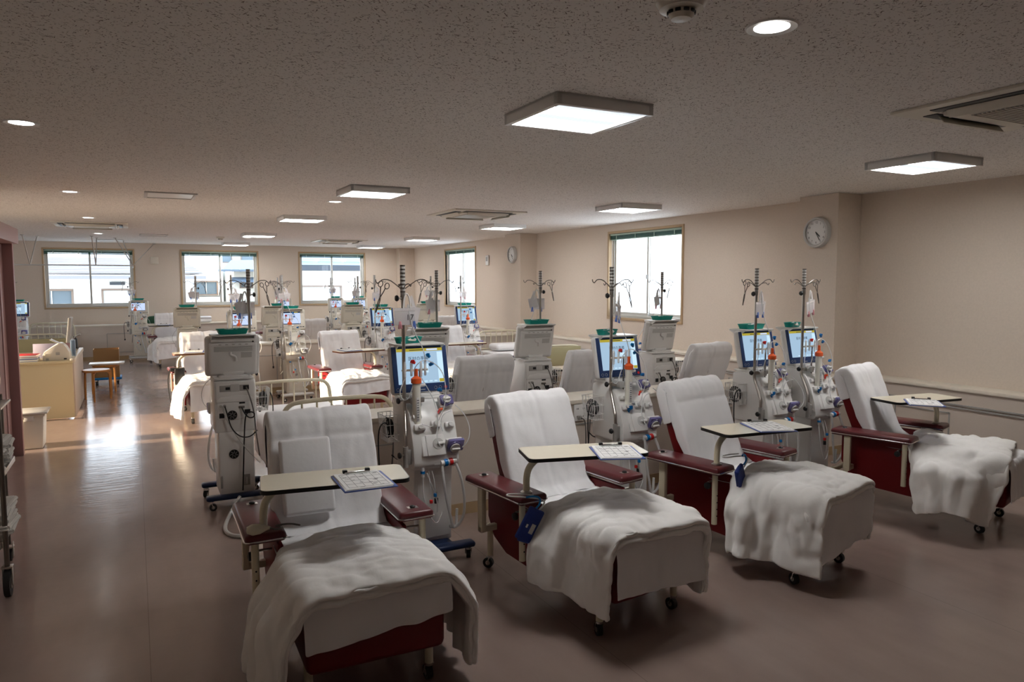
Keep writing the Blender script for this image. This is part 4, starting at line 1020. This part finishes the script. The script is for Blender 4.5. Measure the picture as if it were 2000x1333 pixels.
for i, k in ((4, 2), (5, 0), (6, 1), (7, 2), (8, 1)): tag(dup(DV[k], (SPEC[i][0], SPEC[i][1], 0), SPEC[i][2]), 'white duvet on the '+PL[i], 'duvet', 'duvets on the treatment chairs')
# small pillow under the sheet of the first chair
pl = MB().box((0, 0, 0), (.24, .36, .035), M_sheet, .017, seg=4).build('flat_pillow'); x, y, z = 0, *bpt(.27, .115)
q = Matrix.Translation((SPEC[0][0], SPEC[0][1], 0)) @ Matrix.Rotation(SPEC[0][2], 4, 'Z') @ Matrix.Translation((-.10, y, z)) @ Euler((R(90)-BT, 0, 0)).to_matrix().to_4x4()
pl.matrix_world = q; tag(pl, 'flat white folded pillow leaning on leftmost front chair backrest', 'pillow')
# clipboards
cb = make_clipboard('clipboard with ruled chart on the tray of leftmost front chair')
def wl(i, x, y): a = SPEC[i][2]; return (SPEC[i][0]+x*math.cos(a)-y*math.sin(a), SPEC[i][1]+x*math.sin(a)+y*math.cos(a))
CB = [(.835, 2.985, R(-2)), (2.09, 2.91, R(-22)), (3.24, 3.02, R(-20)), (4.84, 3.12, R(-48))]
cb.location = (CB[0][0], CB[0][1], .801); cb.rotation_euler = (0, 0, CB[0][2])
for i in (1, 2, 3): dup(cb, (CB[i][0], CB[i][1], .801), CB[i][2], 'clipboard with papers on the tray of '+PL[i])
for i, (x, y, a) in {4: (2.35, 8.92, 10), 5: (.62, 9.62, -5), 7: (.50, 16.05, 0)}.items(): dup(cb, (x, y, .801), R(a), 'clipboard on the tray of the '+PL[i])
# call button and cable on chair 1, pressure cuffs on chairs 2 and 3
t = thing('nurse_call_button', 'ivory pear-shaped call button with grey cable on left arm of nearest chair', 'call button', (.44, 3.14, .592))
MB().lathe([(0, -.045), (.014, -.042), (.024, -.02), (.022, .01), (.012, .035), (.006, .05), (0, .052)], (-.02, 0, .022), M_ivoryT, 16, axis='x').build('handset', t)
MB().tube([(.03, 0, .02), (.06, -.01, .010), (.09, .02, .010), (.05, .05, .010), (.12, .045, .012), (.155, .0, .012)], .004, M_cord, 6, smooth=3).build('cable', t)
def cuff(x, y, rz, label, z=.40, tilt=.5, patch=True):
    t = thing('blood_pressure_cuff', label, 'cuff', (x, y, z), rz, 'blue blood pressure cuffs')
    MB().box((0, 0, 0), (.085, .022, .17), M_cuff, .009, rot=(0, tilt, 0), seg=3).box((.004, .014, -.012), (.07, .014, .17), M_cuff, .006, rot=(0, tilt*.8, 0)).build('sleeve', t)
    if patch: MB().box((-.01, -.0125, -.01), (.05, .002, .07), M_cuff, rot=(0, tilt, 0)).box((.008, -.0135, -.02), (.022, .001, .05), M_lgrey, rot=(0, tilt, 0)).box((-.018, -.0135, .0), (.010, .001, .018), M_paper, rot=(0, tilt, 0)).build('label_patch', t)
    MB().tube([(.03, 0, .075), (.05, -.01, .10), (.055, 0, .13), (.02, .0, .14), (-.02, -.01, .14)], .005, M_blue, 6, smooth=3).build('hose', t); 
    MB().tube([(.04, .0, .06), (.075, -.01, .10), (.07, 0, .12), (-.03, .02, .135), (-.10, .05, .135), (-.09, .09, .135), (-.02, .07, .135), (.03, .03, .135)], .004, M_lgrey, 6, smooth=3).build('cable', t)
    return t
cuff(1.665, 3.03, R(-10), 'blue pressure cuff dangling from left arm of second front chair', z=.47)
cuff(3.02, 3.0, R(25), 'large blue pressure cuff hanging under tray of third front chair', z=.53, tilt=-.5, patch=False)
t = thing('blood_pressure_device', 'black blood pressure device with cord on left arm of mid-room chair', 'device', (.42, 9.50, .59))  # blood pressure device resting on the armrest
MB().box((0, 0, .02), (.16, .12, .04), M_black, .01).box((.02, -.07, -.06), (.11, .05, .20), M_black, .02).build('body', t); MB().tube([(-.08, 0, .02), (-.11, -.02, -.1), (-.09, -.04, -.35), (-.05, -.02, -.5)], .007, M_black, 6, smooth=2).build('cord', t)

# ------------------------------------------------------------------ place machines
MM = {True: None, False: None}
MS = [  # x, y, rz, blue, where
    (1.53, 4.08, 0, True, 'right of the leftmost front chair', 1), (3.00, 4.08, 0, True, 'between second and third front chairs', 0), (4.33, 4.08, 0, True, 'left in the twin pair of front monitors', 0), (4.84, 4.08, 0, True, 'right in the twin pair of front monitors', 0),
    (.62, 5.76, PI, True, 'backward at left beside the aisle', 0), (2.15, 5.80, PI, True, 'backward behind the nearest blue monitor', 0), (3.17, 5.80, PI, True, 'backward left of the olive board', 0), (4.58, 5.80, PI, True, 'backward under the frosted window', 0),
    (1.30, 10.45, 0, False, 'cream, hidden behind the aisle machine', 0), (1.96, 10.45, 0, False, 'cream, left of the sunlit chair', 0), (3.29, 10.5, 0, True, 'with blue monitor right of sunlit chair', 0), (4.67, 10.5, 0, True, 'with blue monitor left of the pillow bed', 0),
    (.69, 12.1, PI, False, 'backward beyond the left mid-room chair', 0), (1.95, 12.1, PI, False, 'backward between the cream mid-room monitors', 0), (3.21, 12.1, PI, False, 'backward below the far right window', 0), (4.52, 12.1, PI, False, 'backward left of the far corner pillar', 0),
    (.07, 17.0, 0, False, 'alone under the far left window', 0), (3.0, 16.95, 0, False, 'far away between middle and right windows', 0), (4.19, 16.95, 0, False, 'far away at centre of right window', 0), (4.76, 16.95, 0, False, 'far away at right side of right window', 0), (-2.03, 17.0, 0, True, 'cut off by the pink door frame', 0)]
DZ = FC = PO = TR = KD = LN = None
for i, (x, y, a, blue, wh, kd) in enumerate(MS):
    if MM[blue] is None: MM[blue] = make_machine('dialysis machine '+wh, blue); o = put(MM[blue], x, y, a)
    else: o = dup(MM[blue], (x, y, 0), a, 'dialysis machine '+wh)
    ca, sa = math.cos(a), math.sin(a); g = lambda lx, ly: (x+lx*ca-ly*sa, y+lx*sa+ly*ca)
    # dialyzer in the clamp
    p = g(-.095 if i == 0 else -.07, -.10 if i == 0 else -.13); lb = 'upright dialyzer tube on the machine '+wh
    if DZ is None: DZ = make_dialyzer(lb); DZ['group'] = 'dialyzers'; DZ.location = (*p, .945); DZ.scale = (1.1, 1.1, 1.18)
    else: dup(DZ, (*p, .945), a, lb, 'dialyzers')
    lb = 'clear blood lines on the machine '+wh
    if i in (0, 1): LN = make_lines(lb, i+3); LN['group'] = 'blood lines'; put(LN, x, y, a)
    else: dup(LN, (x, y, 0), a, lb, 'blood lines')
    sd = 1 if i in (1, 3, 5) else -1
    p = g(-.145+sd*.118, -.045); lb = 'forceps hanging over the machine '+wh
    if FC is None: FC = make_forceps(lb); FC['group'] = 'hanging forceps'
    tgt = FC if i == 0 else dup(FC, label=lb, group='hanging forceps')
    tgt.location = (*p, 1.632); tgt.rotation_euler = (0, R(18 if i == 0 else (-14 if i % 2 else 12)), a)
    p = g(-.145-.045, -.046); lb = 'white card pouch on the pole of machine '+wh
    if i == 0: PO = make_pouch('number 17 pouch on nearest pole', '17', (M_pegpink, M_pegblue)); PO['group'] = 'card pouches'; PO.location = (x-.135, y-.062, 1.505); PO.rotation_euler = (0, 0, 0); PO['label'] = 'pouch marked 17 hanging on the nearest drip pole'
    else:
        if i == 1: P1 = make_pouch(lb, None, (M_pegblue, M_pegblue)); P1['group'] = 'card pouches'; P1.location = (*g(-.10, -.046), 1.50); P1.rotation_euler = (0, R(8), a+.7)
        elif i == 3: P3 = make_pouch(lb, None, (M_pegpink, M_pegpink)); P3['group'] = 'card pouches'; P3.location = (*g(-.09, -.05), 1.50); P3.rotation_euler = (0, R(-8), a+.3)
        else: q_ = dup(P1 if i % 2 == 0 or i < 3 else P3, (*g(-.12, -.05), 1.50), a+(.3 if i % 3 else -.2), lb)
    p = g(0, .155)
    if kd or i in (1, 3, 13):
        lb = 'kidney-shaped turquoise dish on the machine '+wh
        if KD is None: KD = make_tray(lb, True); KD['group'] = 'turquoise dishes'; q_ = KD
        else: q_ = dup(KD, label=lb)
        q_.location = (p[0]-.05*ca, p[1], MTOP+.0005); q_.rotation_euler = (0, 0, a+.2)
        tray_items('dish on machine '+wh, p[0]-.05*ca, p[1], MTOP+.004, a+.2, i)
    else:
        lb = 'turquoise tray on the machine '+wh
        if TR is None: TR = make_tray(lb); TR['group'] = 'turquoise trays'; q_ = TR
        else: q_ = dup(TR, label=lb)
        q_.location = (*p, MTOP+.0005); q_.rotation_euler = (0, 0, a+.05*((i*7) % 5-2))
        if i in (2, 4, 5, 6, 7, 10, 9): tray_items('tray on machine '+wh, p[0], p[1], MTOP+.004, a, i)

# ------------------------------------------------------------------ hospital beds
def make_bed(label, L_=1.95, W_=.80, zt=.82, ft=.71, board=False, pillow_z=.52):
    t = thing('hospital_bed', label, 'bed', group='hospital beds')   # head at +y
    for (y, z, nm_) in ((L_/2, zt, 'head_rail'), (-L_/2, ft, 'foot_rail')):
        b = MB(); r = .12; w2 = W_/2
        b.tube([(-w2, y, .12), (-w2, y, z-r), (-w2+.035, y, z-.035), (-w2+r, y, z), (w2-r, y, z), (w2-.035, y, z-.035), (w2, y, z-r), (w2, y, .12)], .0165, M_ivory, 12, smooth=2)
        b.cyl((-w2, y, z-.30), (w2, y, z-.30), .010, M_ivory, seg=10)
        for k in range(6): xx = -w2+.14+k*(W_-.28)/5; b.cyl((xx, y, z-.30), (xx, y, z-.01), .007, M_ivory, seg=8)
        o = b.build(nm_, t)
        for s_ in (-1, 1): caster((s_*w2, y, .12), o, r=.04)
        if board and y < 0: MB().box((0, y-.03, .56), (W_*.94, .02, .27), M_olive, .01).build('foot_board', t)
    MB().box((-W_/2+.03, 0, .33), (.03, L_, .05), M_ivory, .005).box((W_/2-.03, 0, .33), (.03, L_, .05), M_ivory, .005).box((0, 0, .345), (W_-.06, L_-.04, .02), M_ivory).build('bed_frame', t)
    MB().box((0, 0, .43), (W_-.05, L_-.08, .14), M_sheet, .035, seg=3).build('mattress', t)
    return t
def quilt(label, x, y, rz, zc=.50, seed=3):
    A = drape(44, 52, 1.15, 1.35, (0, -.9), 0, [((0, 0, .40), (.345, .9, .075), .03)], seed, steps=90, iters=8, z0=.60)
    b = MB().grid(A, M_sheet); o = b.build('bed_quilt', None, 180, solid=.02, sub=1); return tag(put(o, x, y, rz), label, 'quilt')
bd = put(make_bed('ivory tubular bed close behind the leftmost front chair'), 1.27, 6.12, PI*0)
quilt('white quilt over the bed behind the leftmost front chair', 1.27, 6.12, 0, seed=5)
bd.rotation_euler = (0, 0, PI)   # head end against the near low wall
b2 = make_bed('ivory bed with pillow in mid room right of the farther monitor', board=True); put(b2, 5.50, 10.12, 0)
tag(MB().box((0, 0, 0), (.55, .34, .11), M_sheet, .05, seg=4).build('pillow', loc=(5.48, 10.75, .575)), 'white pillow at the head of the mid-room bed', 'pillow')
o = quilt('white quilt on the mid-room bed with olive foot board', 5.50, 10.12, 0, seed=6)
b3 = dup(bd, (-1.52, 16.55, 0), 0, 'ivory tubular bed at far left behind the desk')

# ------------------------------------------------------------------ left side: desk, stools, boxes, bin, cart
t = thing('reception_desk', 'cream panelled nurse desk behind the pink door frame', 'desk', (0, 0, 0))
MB().box((-1.75, 10.22, .345), (2.10, .03, .66), M_desk, .003).build('front_panel', t)
MB().box((-1.72, 10.55, .69), (2.05, .72, .03), M_desk, .006).build('desk_top', t)
MB().box((-.70, 11.1, .345), (.03, 1.7, .66), M_lowwall, .003).box((-.70, 11.1, .70), (.05, 1.72, .05), M_shelf, .004).build('side_panel', t)
MB().box((-1.45, 11.4, .68), (1.4, .9, .03), M_desk, .004).box((-2.1, 11.4, .34), (.03, .85, .66), M_desk).build('side_desk', t)
tag(MB().box((-1.7, 12.35, .42), (1.6, .03, .84), M_olive, .006).build('low_screen'), 'olive low partition screen behind the desk', 'screen')
# label printer
t = thing('label_printer', 'beige sloped label printer standing on the desk corner', 'printer', (-.86, 10.42, .705))
MB().prism([(-.15, 0), (.14, 0), (.135, .09), (.10, .16), (.06, .205), (.02, .21), (-.06, .16), (-.13, .11), (-.15, .06)], 'y', -.12, .12, M_cream, .008).build('housing', t)
MB().box((-.09, -.122, .07), (.06, .004, .03), M_ivoryT).box((.01, -.122, .085), (.04, .004, .035), M_grey).box((-.10, -.122, .02), (.03, .004, .025), M_grey).box((.085, -.122, .02), (.03, .004, .015), M_black).build('label_plates', t)
MB().box((.0, 0, .215), (.16, .18, .006), M_lgrey, .002, rot=(0, .5, 0)).build('paper_feed', t)
def book(x, y, z, w_, d_, h_, m, label, rz=0, name='folder', cat='folder'):
    o = MB().box((0, 0, h_/2), (w_, d_, h_), m, .003).box((.006, 0, h_/2), (w_-.008, d_+.002, h_*.7), M_paper).build(name); o.location = (x, y, z); o.rotation_euler = (0, 0, rz); return tag(o, label, cat)
book(-1.17, 10.40, .705, .22, .30, .035, M_clipb, 'blue folder lying at the bottom of the desk pile', 0)
book(-1.17, 10.40, .742, .21, .29, .02, M_lgrey, 'grey folder between the blue and the red one', .05)
book(-1.16, 10.40, .764, .20, .28, .022, M_redp, 'red folder on top of the desk pile', -.06)
M_lav = mat('lavender_paper', (.55, .50, .62), .7)
o = MB().box((0, 0, .09), (.30, .012, .18), M_lav, .002).box((.20, 0, .09), (.10, .012, .18), M_pink, .002).build('file_folder'); o.location = (-1.0, 10.75, .705); o.rotation_euler = (R(-12), 0, .0); tag(o, 'lavender and pink file folders standing on the desk', 'folder')
t = thing('computer_monitor', 'thin grey computer monitor seen edge-on over the desk', 'monitor', (-.76, 10.95, .70))
MB().box((.0, 0, .34), (.035, .34, .32), M_grey, .008, rot=(0, .12, 0)).build('screen', t); MB().cyl((.02, 0, .02), (.0, 0, .25), .018, M_grey).box((.0, 0, .01), (.16, .20, .02), M_grey, .006).build('stand', t)
M_bluegrey = mat('blue_grey_plastic', (.17, .24, .34), .4)
tag(MB().box((-.71, 10.62, .82), (.05, .12, .22), M_bluegrey, .006).build('file_tray'), 'blue-grey device at the desk corner beside the printer', 'device')
tag(MB().lathe([(.035, 0), (.032, .13), (.02, .15), (.018, .17), (0, .172)], (-.76, 11.75, .73), M_black, 16).build('bottle'), 'small black bottle on the desk end', 'bottle')
tag(MB().tube([(-.80, 11.3, .73), (-.78, 11.3, .86), (-.72, 11.3, .93), (-.66, 11.25, .96)], .008, M_grey, 8, smooth=2).lathe([(.05, 0), (.05, .015), (0, .018)], (-.80, 11.3, .725), M_grey, 16).build('desk_lamp'), 'thin bent grey desk lamp arm at the end of the desk', 'lamp')
def stool(label, x, y, rz):
    t = thing('bentwood_stool', label, 'stool', (x, y, 0), rz, 'wooden stools')
    MB().lathe([(0, .405), (.165, .405), (.175, .412), (.175, .428), (.168, .434), (0, .434)], (0, 0, 0), M_wood, 32).build('seat', t)
    for k in range(3):
        a = k*2*PI/3+.4; c_, s_ = math.cos(a), math.sin(a)
        b = MB(); b.tube([(c_*.06, s_*.06, .397), (c_*.13, s_*.13, .397), (c_*.165, s_*.165, .385), (c_*.178, s_*.178, .35), (c_*.182, s_*.182, 0)], .015, M_wood, 4, smooth=2); b.build('leg', t)
    return t
s0 = stool('bentwood stool nearer of the pair beside the desk', -.52, 11.65, 0); dup(s0, (-.42, 12.30, 0), .5, 'bentwood stool farther of the pair, supporting a plastic tray')
tag(MB().box((-.40, 12.32, .444), (.44, .30, .014), M_lid, .006).box((-.40, 12.32, .455), (.46, .32, .008), M_lid, .003).build('plastic_tray'), 'pale translucent plastic lid lying on the farther wooden stool', 'lid')
t = thing('cardboard_box', 'open tall brown cardboard box on the blue dolly', 'box', (-.44, 13.45, .125))
b = MB()
for (cx, cy, a, c_) in ((0, .16, .36, .006), (0, -.16, .36, .006), (.177, 0, .006, .32), (-.177, 0, .006, .32)): b.box((cx, cy, .225), (a, c_, .45), M_card)
b.box((0, 0, .003), (.35, .32, .006), M_card); b.build('carton', t)
t = thing('dolly', 'blue wheeled dolly under the cardboard box', 'dolly', (-.44, 13.45, 0)); b = MB().box((0, 0, .105), (.42, .38, .035), M_blue, .01).build('deck', t)
for sx_ in (-.15, .15):
    for sy_ in (-.13, .13): caster((sx_, sy_, .09), b, r=.03)
t = thing('lidded_bin', 'ivory plastic bin with flat lid at the foot of the pink door frame', 'bin', (-.99, 8.62, 0))
MB().prism([(-.125, 0), (.125, 0), (.145, .33), (-.145, .33)], 'y', -.14, .14, M_bin, .015).box((0, 0, .335), (.31, .32, .02), M_bin, .006).build('tub', t)
MB().box((.0, 0, .362), (.36, .36, .02), M_lid, .008).build('lid', t); MB().box((.02, -.155, .31), (.08, .02, .05), M_lid, .004).build('latch', t)
# linen cart
t = thing('linen_cart', 'steel wire cart with big black wheel at lower left edge', 'cart', (-.86, 4.75, 0))
for (cx, cy) in ((.21, -.22), (.14, .36), (-.22, -.22), (-.22, .36)):
    cs = MB().cyl((cx, cy, .10), (cx, cy, 1.0), .0125, M_dsteel, seg=14).build('post', t)
    big = cy < 0
    b = MB(); r = .072 if big else .035
    b.cyl((cx-.014, cy, r), (cx+.014, cy, r), r, M_rubber, seg=28).cyl((cx-.017, cy, r), (cx+.017, cy, r), r*.5, M_steel, seg=20)
    for s_ in (-1, 1): b.box((cx+s_*.021, cy+.0, r+.03), (.004, .04, .09), M_steel, .001)
    b.box((cx, cy, 2*r+.012), (.05, .05, .008), M_steel, .001); b.build('caster', cs)
for z_ in (.26, .60, .96):
    b = MB().box((-.04, .07, z_), (.46, .60, .012), M_steel, .003)
    b.box((-.04, -.235, z_+.012), (.46, .012, .03), M_steel, .002).box((.19, .07, z_+.012), (.012, .58, .03), M_steel, .002) if z_ < .9 else None
    b.build('shelf', t)
M_towel = mat('towel_cotton', (.66, .64, .60), .95, bump=(90, .6, 4))
k = 0
for (sx_, sy_, z0, n_, lab) in ((.02, -.10, .274, 6, 'lower'), (.0, .20, .274, 5, 'lower rear'), (-.02, -.08, .614, 7, 'upper'), (.0, .22, .614, 6, 'upper rear')):
    for j in range(n_):
        rnd = random.Random(k*7+1); k += 1
        b = MB(); h = .026; w_, d_ = .38, .24
        for q in range(2): b.box((0, 0, .0065+.013*q), (w_-.01*q, d_, .012), M_towel, .006, seg=2)
        b.tube([(w_/2-.006, -d_/2+.01, .013), (w_/2-.002, d_/2-.01, .013)], .0125, M_towel, 8)
        for v in b.bm.verts: v.co.z += .004*noise.noise(Vector((v.co.x*9, v.co.y*9, k))); v.co.x += .008*noise.noise(Vector((v.co.y*12, v.co.z*40, k)))
        o = b.build('folded_towel'); o.location = (-.86+sx_+rnd.uniform(-.02, .03), 4.75+sy_+rnd.uniform(-.01, .01), z0+j*h); o.rotation_euler = (0, 0, rnd.uniform(-.08, .08))
        pos = ['lowest', 'second', 'third', 'fourth', 'fifth', 'sixth', 'seventh'][j] if j < n_-1 else 'topmost'
        tag(o, 'folded white towel, %s from the bottom in the %s stack on the linen cart' % (pos, lab) if pos != 'topmost' else 'topmost folded white towel of the %s stack on the linen cart' % lab, 'towel', 'towels on the linen cart')
# items on the far ledge
o = MB().box((0, 0, .05), (.42, .20, .10), M_sheet, .045, seg=4).box((.04, -.02, .11), (.34, .18, .05), M_sheet, .024, seg=3).build('folded_blanket'); o.location = (1.32, 17.78, .749); tag(o, 'folded white blanket on the far ledge under the middle window', 'blanket')
M_dgreen = mat('dark_green_cloth', (.02, .075, .04), .8, bump=(30, .6, 4))
o = MB().prism([(-.24, 0), (.24, 0), (.20, .05), (.08, .11), (-.08, .16), (-.22, .15)], 'y', -.10, .10, M_dgreen, .03).build('cloth_bag'); o.location = (.46, 17.78, .749); tag(o, 'dark green cloth bag lying on the far ledge', 'bag')
book(5.35, 17.78, .749, .26, .18, .03, M_redp, 'red file on the ledge in the far right corner', .1, 'file', 'file')
t = thing('dialysate_drain_hose', 'white hose looping on the floor beside the nearest chair', 'hose', (0, 0, 0))
MB().tube([(.62, 5.48, .10), (.52, 5.3, .02), (.46, 5.02, .014), (.52, 4.86, .014), (.75, 4.84, .014), (.9, 4.9, .014)], .013, M_lgrey, 8, smooth=3).build('hose', t)

# ------------------------------------------------------------------ outside: neighbouring houses
M_hw = mat('white_siding', (.80, .80, .78), .8); M_hw2 = mat('cream_render', (.74, .70, .62), .85)
M_roof = mat('grey_roof_sheet', (.25, .245, .265), .7); M_tile = mat('blue_grey_tile', (.15, .19, .24), .6); M_hwin = mat('house_window_glass', (.12, .16, .19), .15); M_brown = mat('brown_window_frame', (.20, .15, .12), .6)
M_fascia = mat('dark_fascia', (.05, .06, .075), .6); M_ground = mat('asphalt_ground', (.45, .44, .43), .9); M_curt = mat('pale_curtain', (.55, .58, .58), .9)
tag(MB().box((5, 45, -3.6), (120, 60, .2), M_ground).build('outdoor_ground'), 'pale street ground outside the far windows', 'ground', kind='structure')
def house_window(t, x0, x1, z0, z1, Y, m=None, bars=1):
    b = MB().box(((x0+x1)/2, Y, z1+.02), (x1-x0+.10, .08, .06), M_brown).box(((x0+x1)/2, Y, z0-.02), (x1-x0+.10, .08, .05), M_brown).box((x0-.02, Y, (z0+z1)/2), (.06, .08, z1-z0), M_brown).box((x1+.02, Y, (z0+z1)/2), (.06, .08, z1-z0), M_brown)
    for k in range(bars): b.box((x0+(k+1)*(x1-x0)/(bars+1), Y, (z0+z1)/2), (.03, .05, z1-z0), M_alu)
    w_ = b.build('window', t); MB().box(((x0+x1)/2, Y+.02, (z0+z1)/2), (x1-x0, .02, z1-z0), m or M_hwin).build('pane', w_)
t = thing('house', 'white house with long grey roof outside left window', 'house')
MB().box((-7.2, 29.0, -.95), (17.7, 6.0, 5.3), M_hw).build('wall', t)
b = MB(); b.bm.verts.ensure_lookup_table()
e0, e1, r0, r1 = (-16.5, 25.2, 1.93), (2.05, 25.2, 1.93), (-14, 29.2, 2.52), (1.55, 29.2, 2.52); f0, f1 = (-16.5, 32.4, 1.93), (2.05, 32.4, 1.93)
b.quad([e0, e1, r1, r0], M_roof).quad([f0, r0, r1, f1], M_roof).quad([e1, f1, r1], M_roof).quad([e0, r0, f0], M_roof)
for k in range(9): y_ = 25.4+k*.42; z_ = 1.93+(y_-25.2)*.59/4.0; b.box((-7.2, y_, z_+.006), (18.3-.1*k, .03, .012), M_roof)
b.build('roof', t); MB().box((-7.2, 25.22, 1.80), (18.5, .16, .10), M_roof).build('gutter', t); MB().box((-7.2, 25.6, 1.735), (18.3, .75, .03), M_hw).build('soffit', t)
house_window(t, -2.75, -1.70, .2, 1.40, 25.98); house_window(t, -.86, .35, .2, 1.40, 25.98, M_curt, 0); house_window(t, -6.0, -4.6, .2, 1.40, 25.98)
MB().box((-.46, 25.95, 1.61), (.42, .08, .09), M_fascia).build('vent_cover', t); MB().lathe([(.10, 0), (.10, -.06), (0, -.08)], (-2.05, 25.98, 1.66), M_lgrey, 20, axis='y').build('round_vent', t)
t = thing('house', 'white house with shaded window outside the middle window', 'house')
MB().box((.8, 37.5, -.5), (5.2, 8.0, 7.0), M_hw).build('wall', t); house_window(t, 2.30, 3.14, 1.14, 1.66, 33.47)
MB().box((1.2, 33.4, 1.05), (4.2, .12, .03), M_fascia).build('cable', t)
t = thing('house', 'pale house with scalloped tile roof outside middle window', 'house')
MB().box((7.2, 33.0, -1.0), (7.4, 5.0, 6.2), M_hw2).build('wall', t)
b = MB(); b.quad([(3.0, 30.1, 2.10), (11.5, 30.1, 2.22), (11.5, 33, 2.74), (3.7, 33, 2.58)], M_tile).box((7.2, 30.1, 2.10), (8.6, .14, .08), M_tile)
for k in range(28): b.cyl((3.1+.3*k, 30.0, 2.09), (3.1+.3*k, 30.2, 2.12), .05, M_tile, seg=8)
b.build('roof', t); house_window(t, 3.75, 4.15, 1.45, 1.62, 30.47); MB().box((3.85, 30.2, 1.74), (.95, .6, .03), M_tile, rot=(.3, 0, 0)).build('awning', t)
t = thing('apartment_block', 'distant grey building above the tile roof', 'building')
MB().box((7.5, 52, .2), (9, 6, 8.4), mat('pale_concrete', (.50, .53, .56), .8)).build('wall', t)
for k in range(6): house_window(t, 3.5+1.3*k, 4.2+1.3*k, 2.9, 3.6, 48.96, None, 0)
t = thing('house', 'cream house with snow-guard roof outside the right window', 'house')
MB().box((8.0, 27.7, -.7), (6.8, 3.8, 5.75), M_hw2).build('wall', t)
b = MB(); b.quad([(4.5, 25.7, 2.26), (11.7, 25.7, 2.26), (11.7, 29.5, 2.95), (4.5, 29.5, 2.95)], M_tile)
for k in range(3): b.cyl((4.6, 26.2+.5*k, 2.40+.09*k), (11.6, 26.2+.5*k, 2.40+.09*k), .012, M_alu, seg=6)
for k in range(8): b.box((4.9+.95*k, 26.5, 2.43), (.02, .8, .10), M_alu)
b.build('roof', t); MB().box((8.1, 25.72, 2.14), (7.3, .10, .20), M_fascia).build('fascia', t); 
house_window(t, 5.15, 6.50, .95, 1.48, 25.78, M_curt, 1)
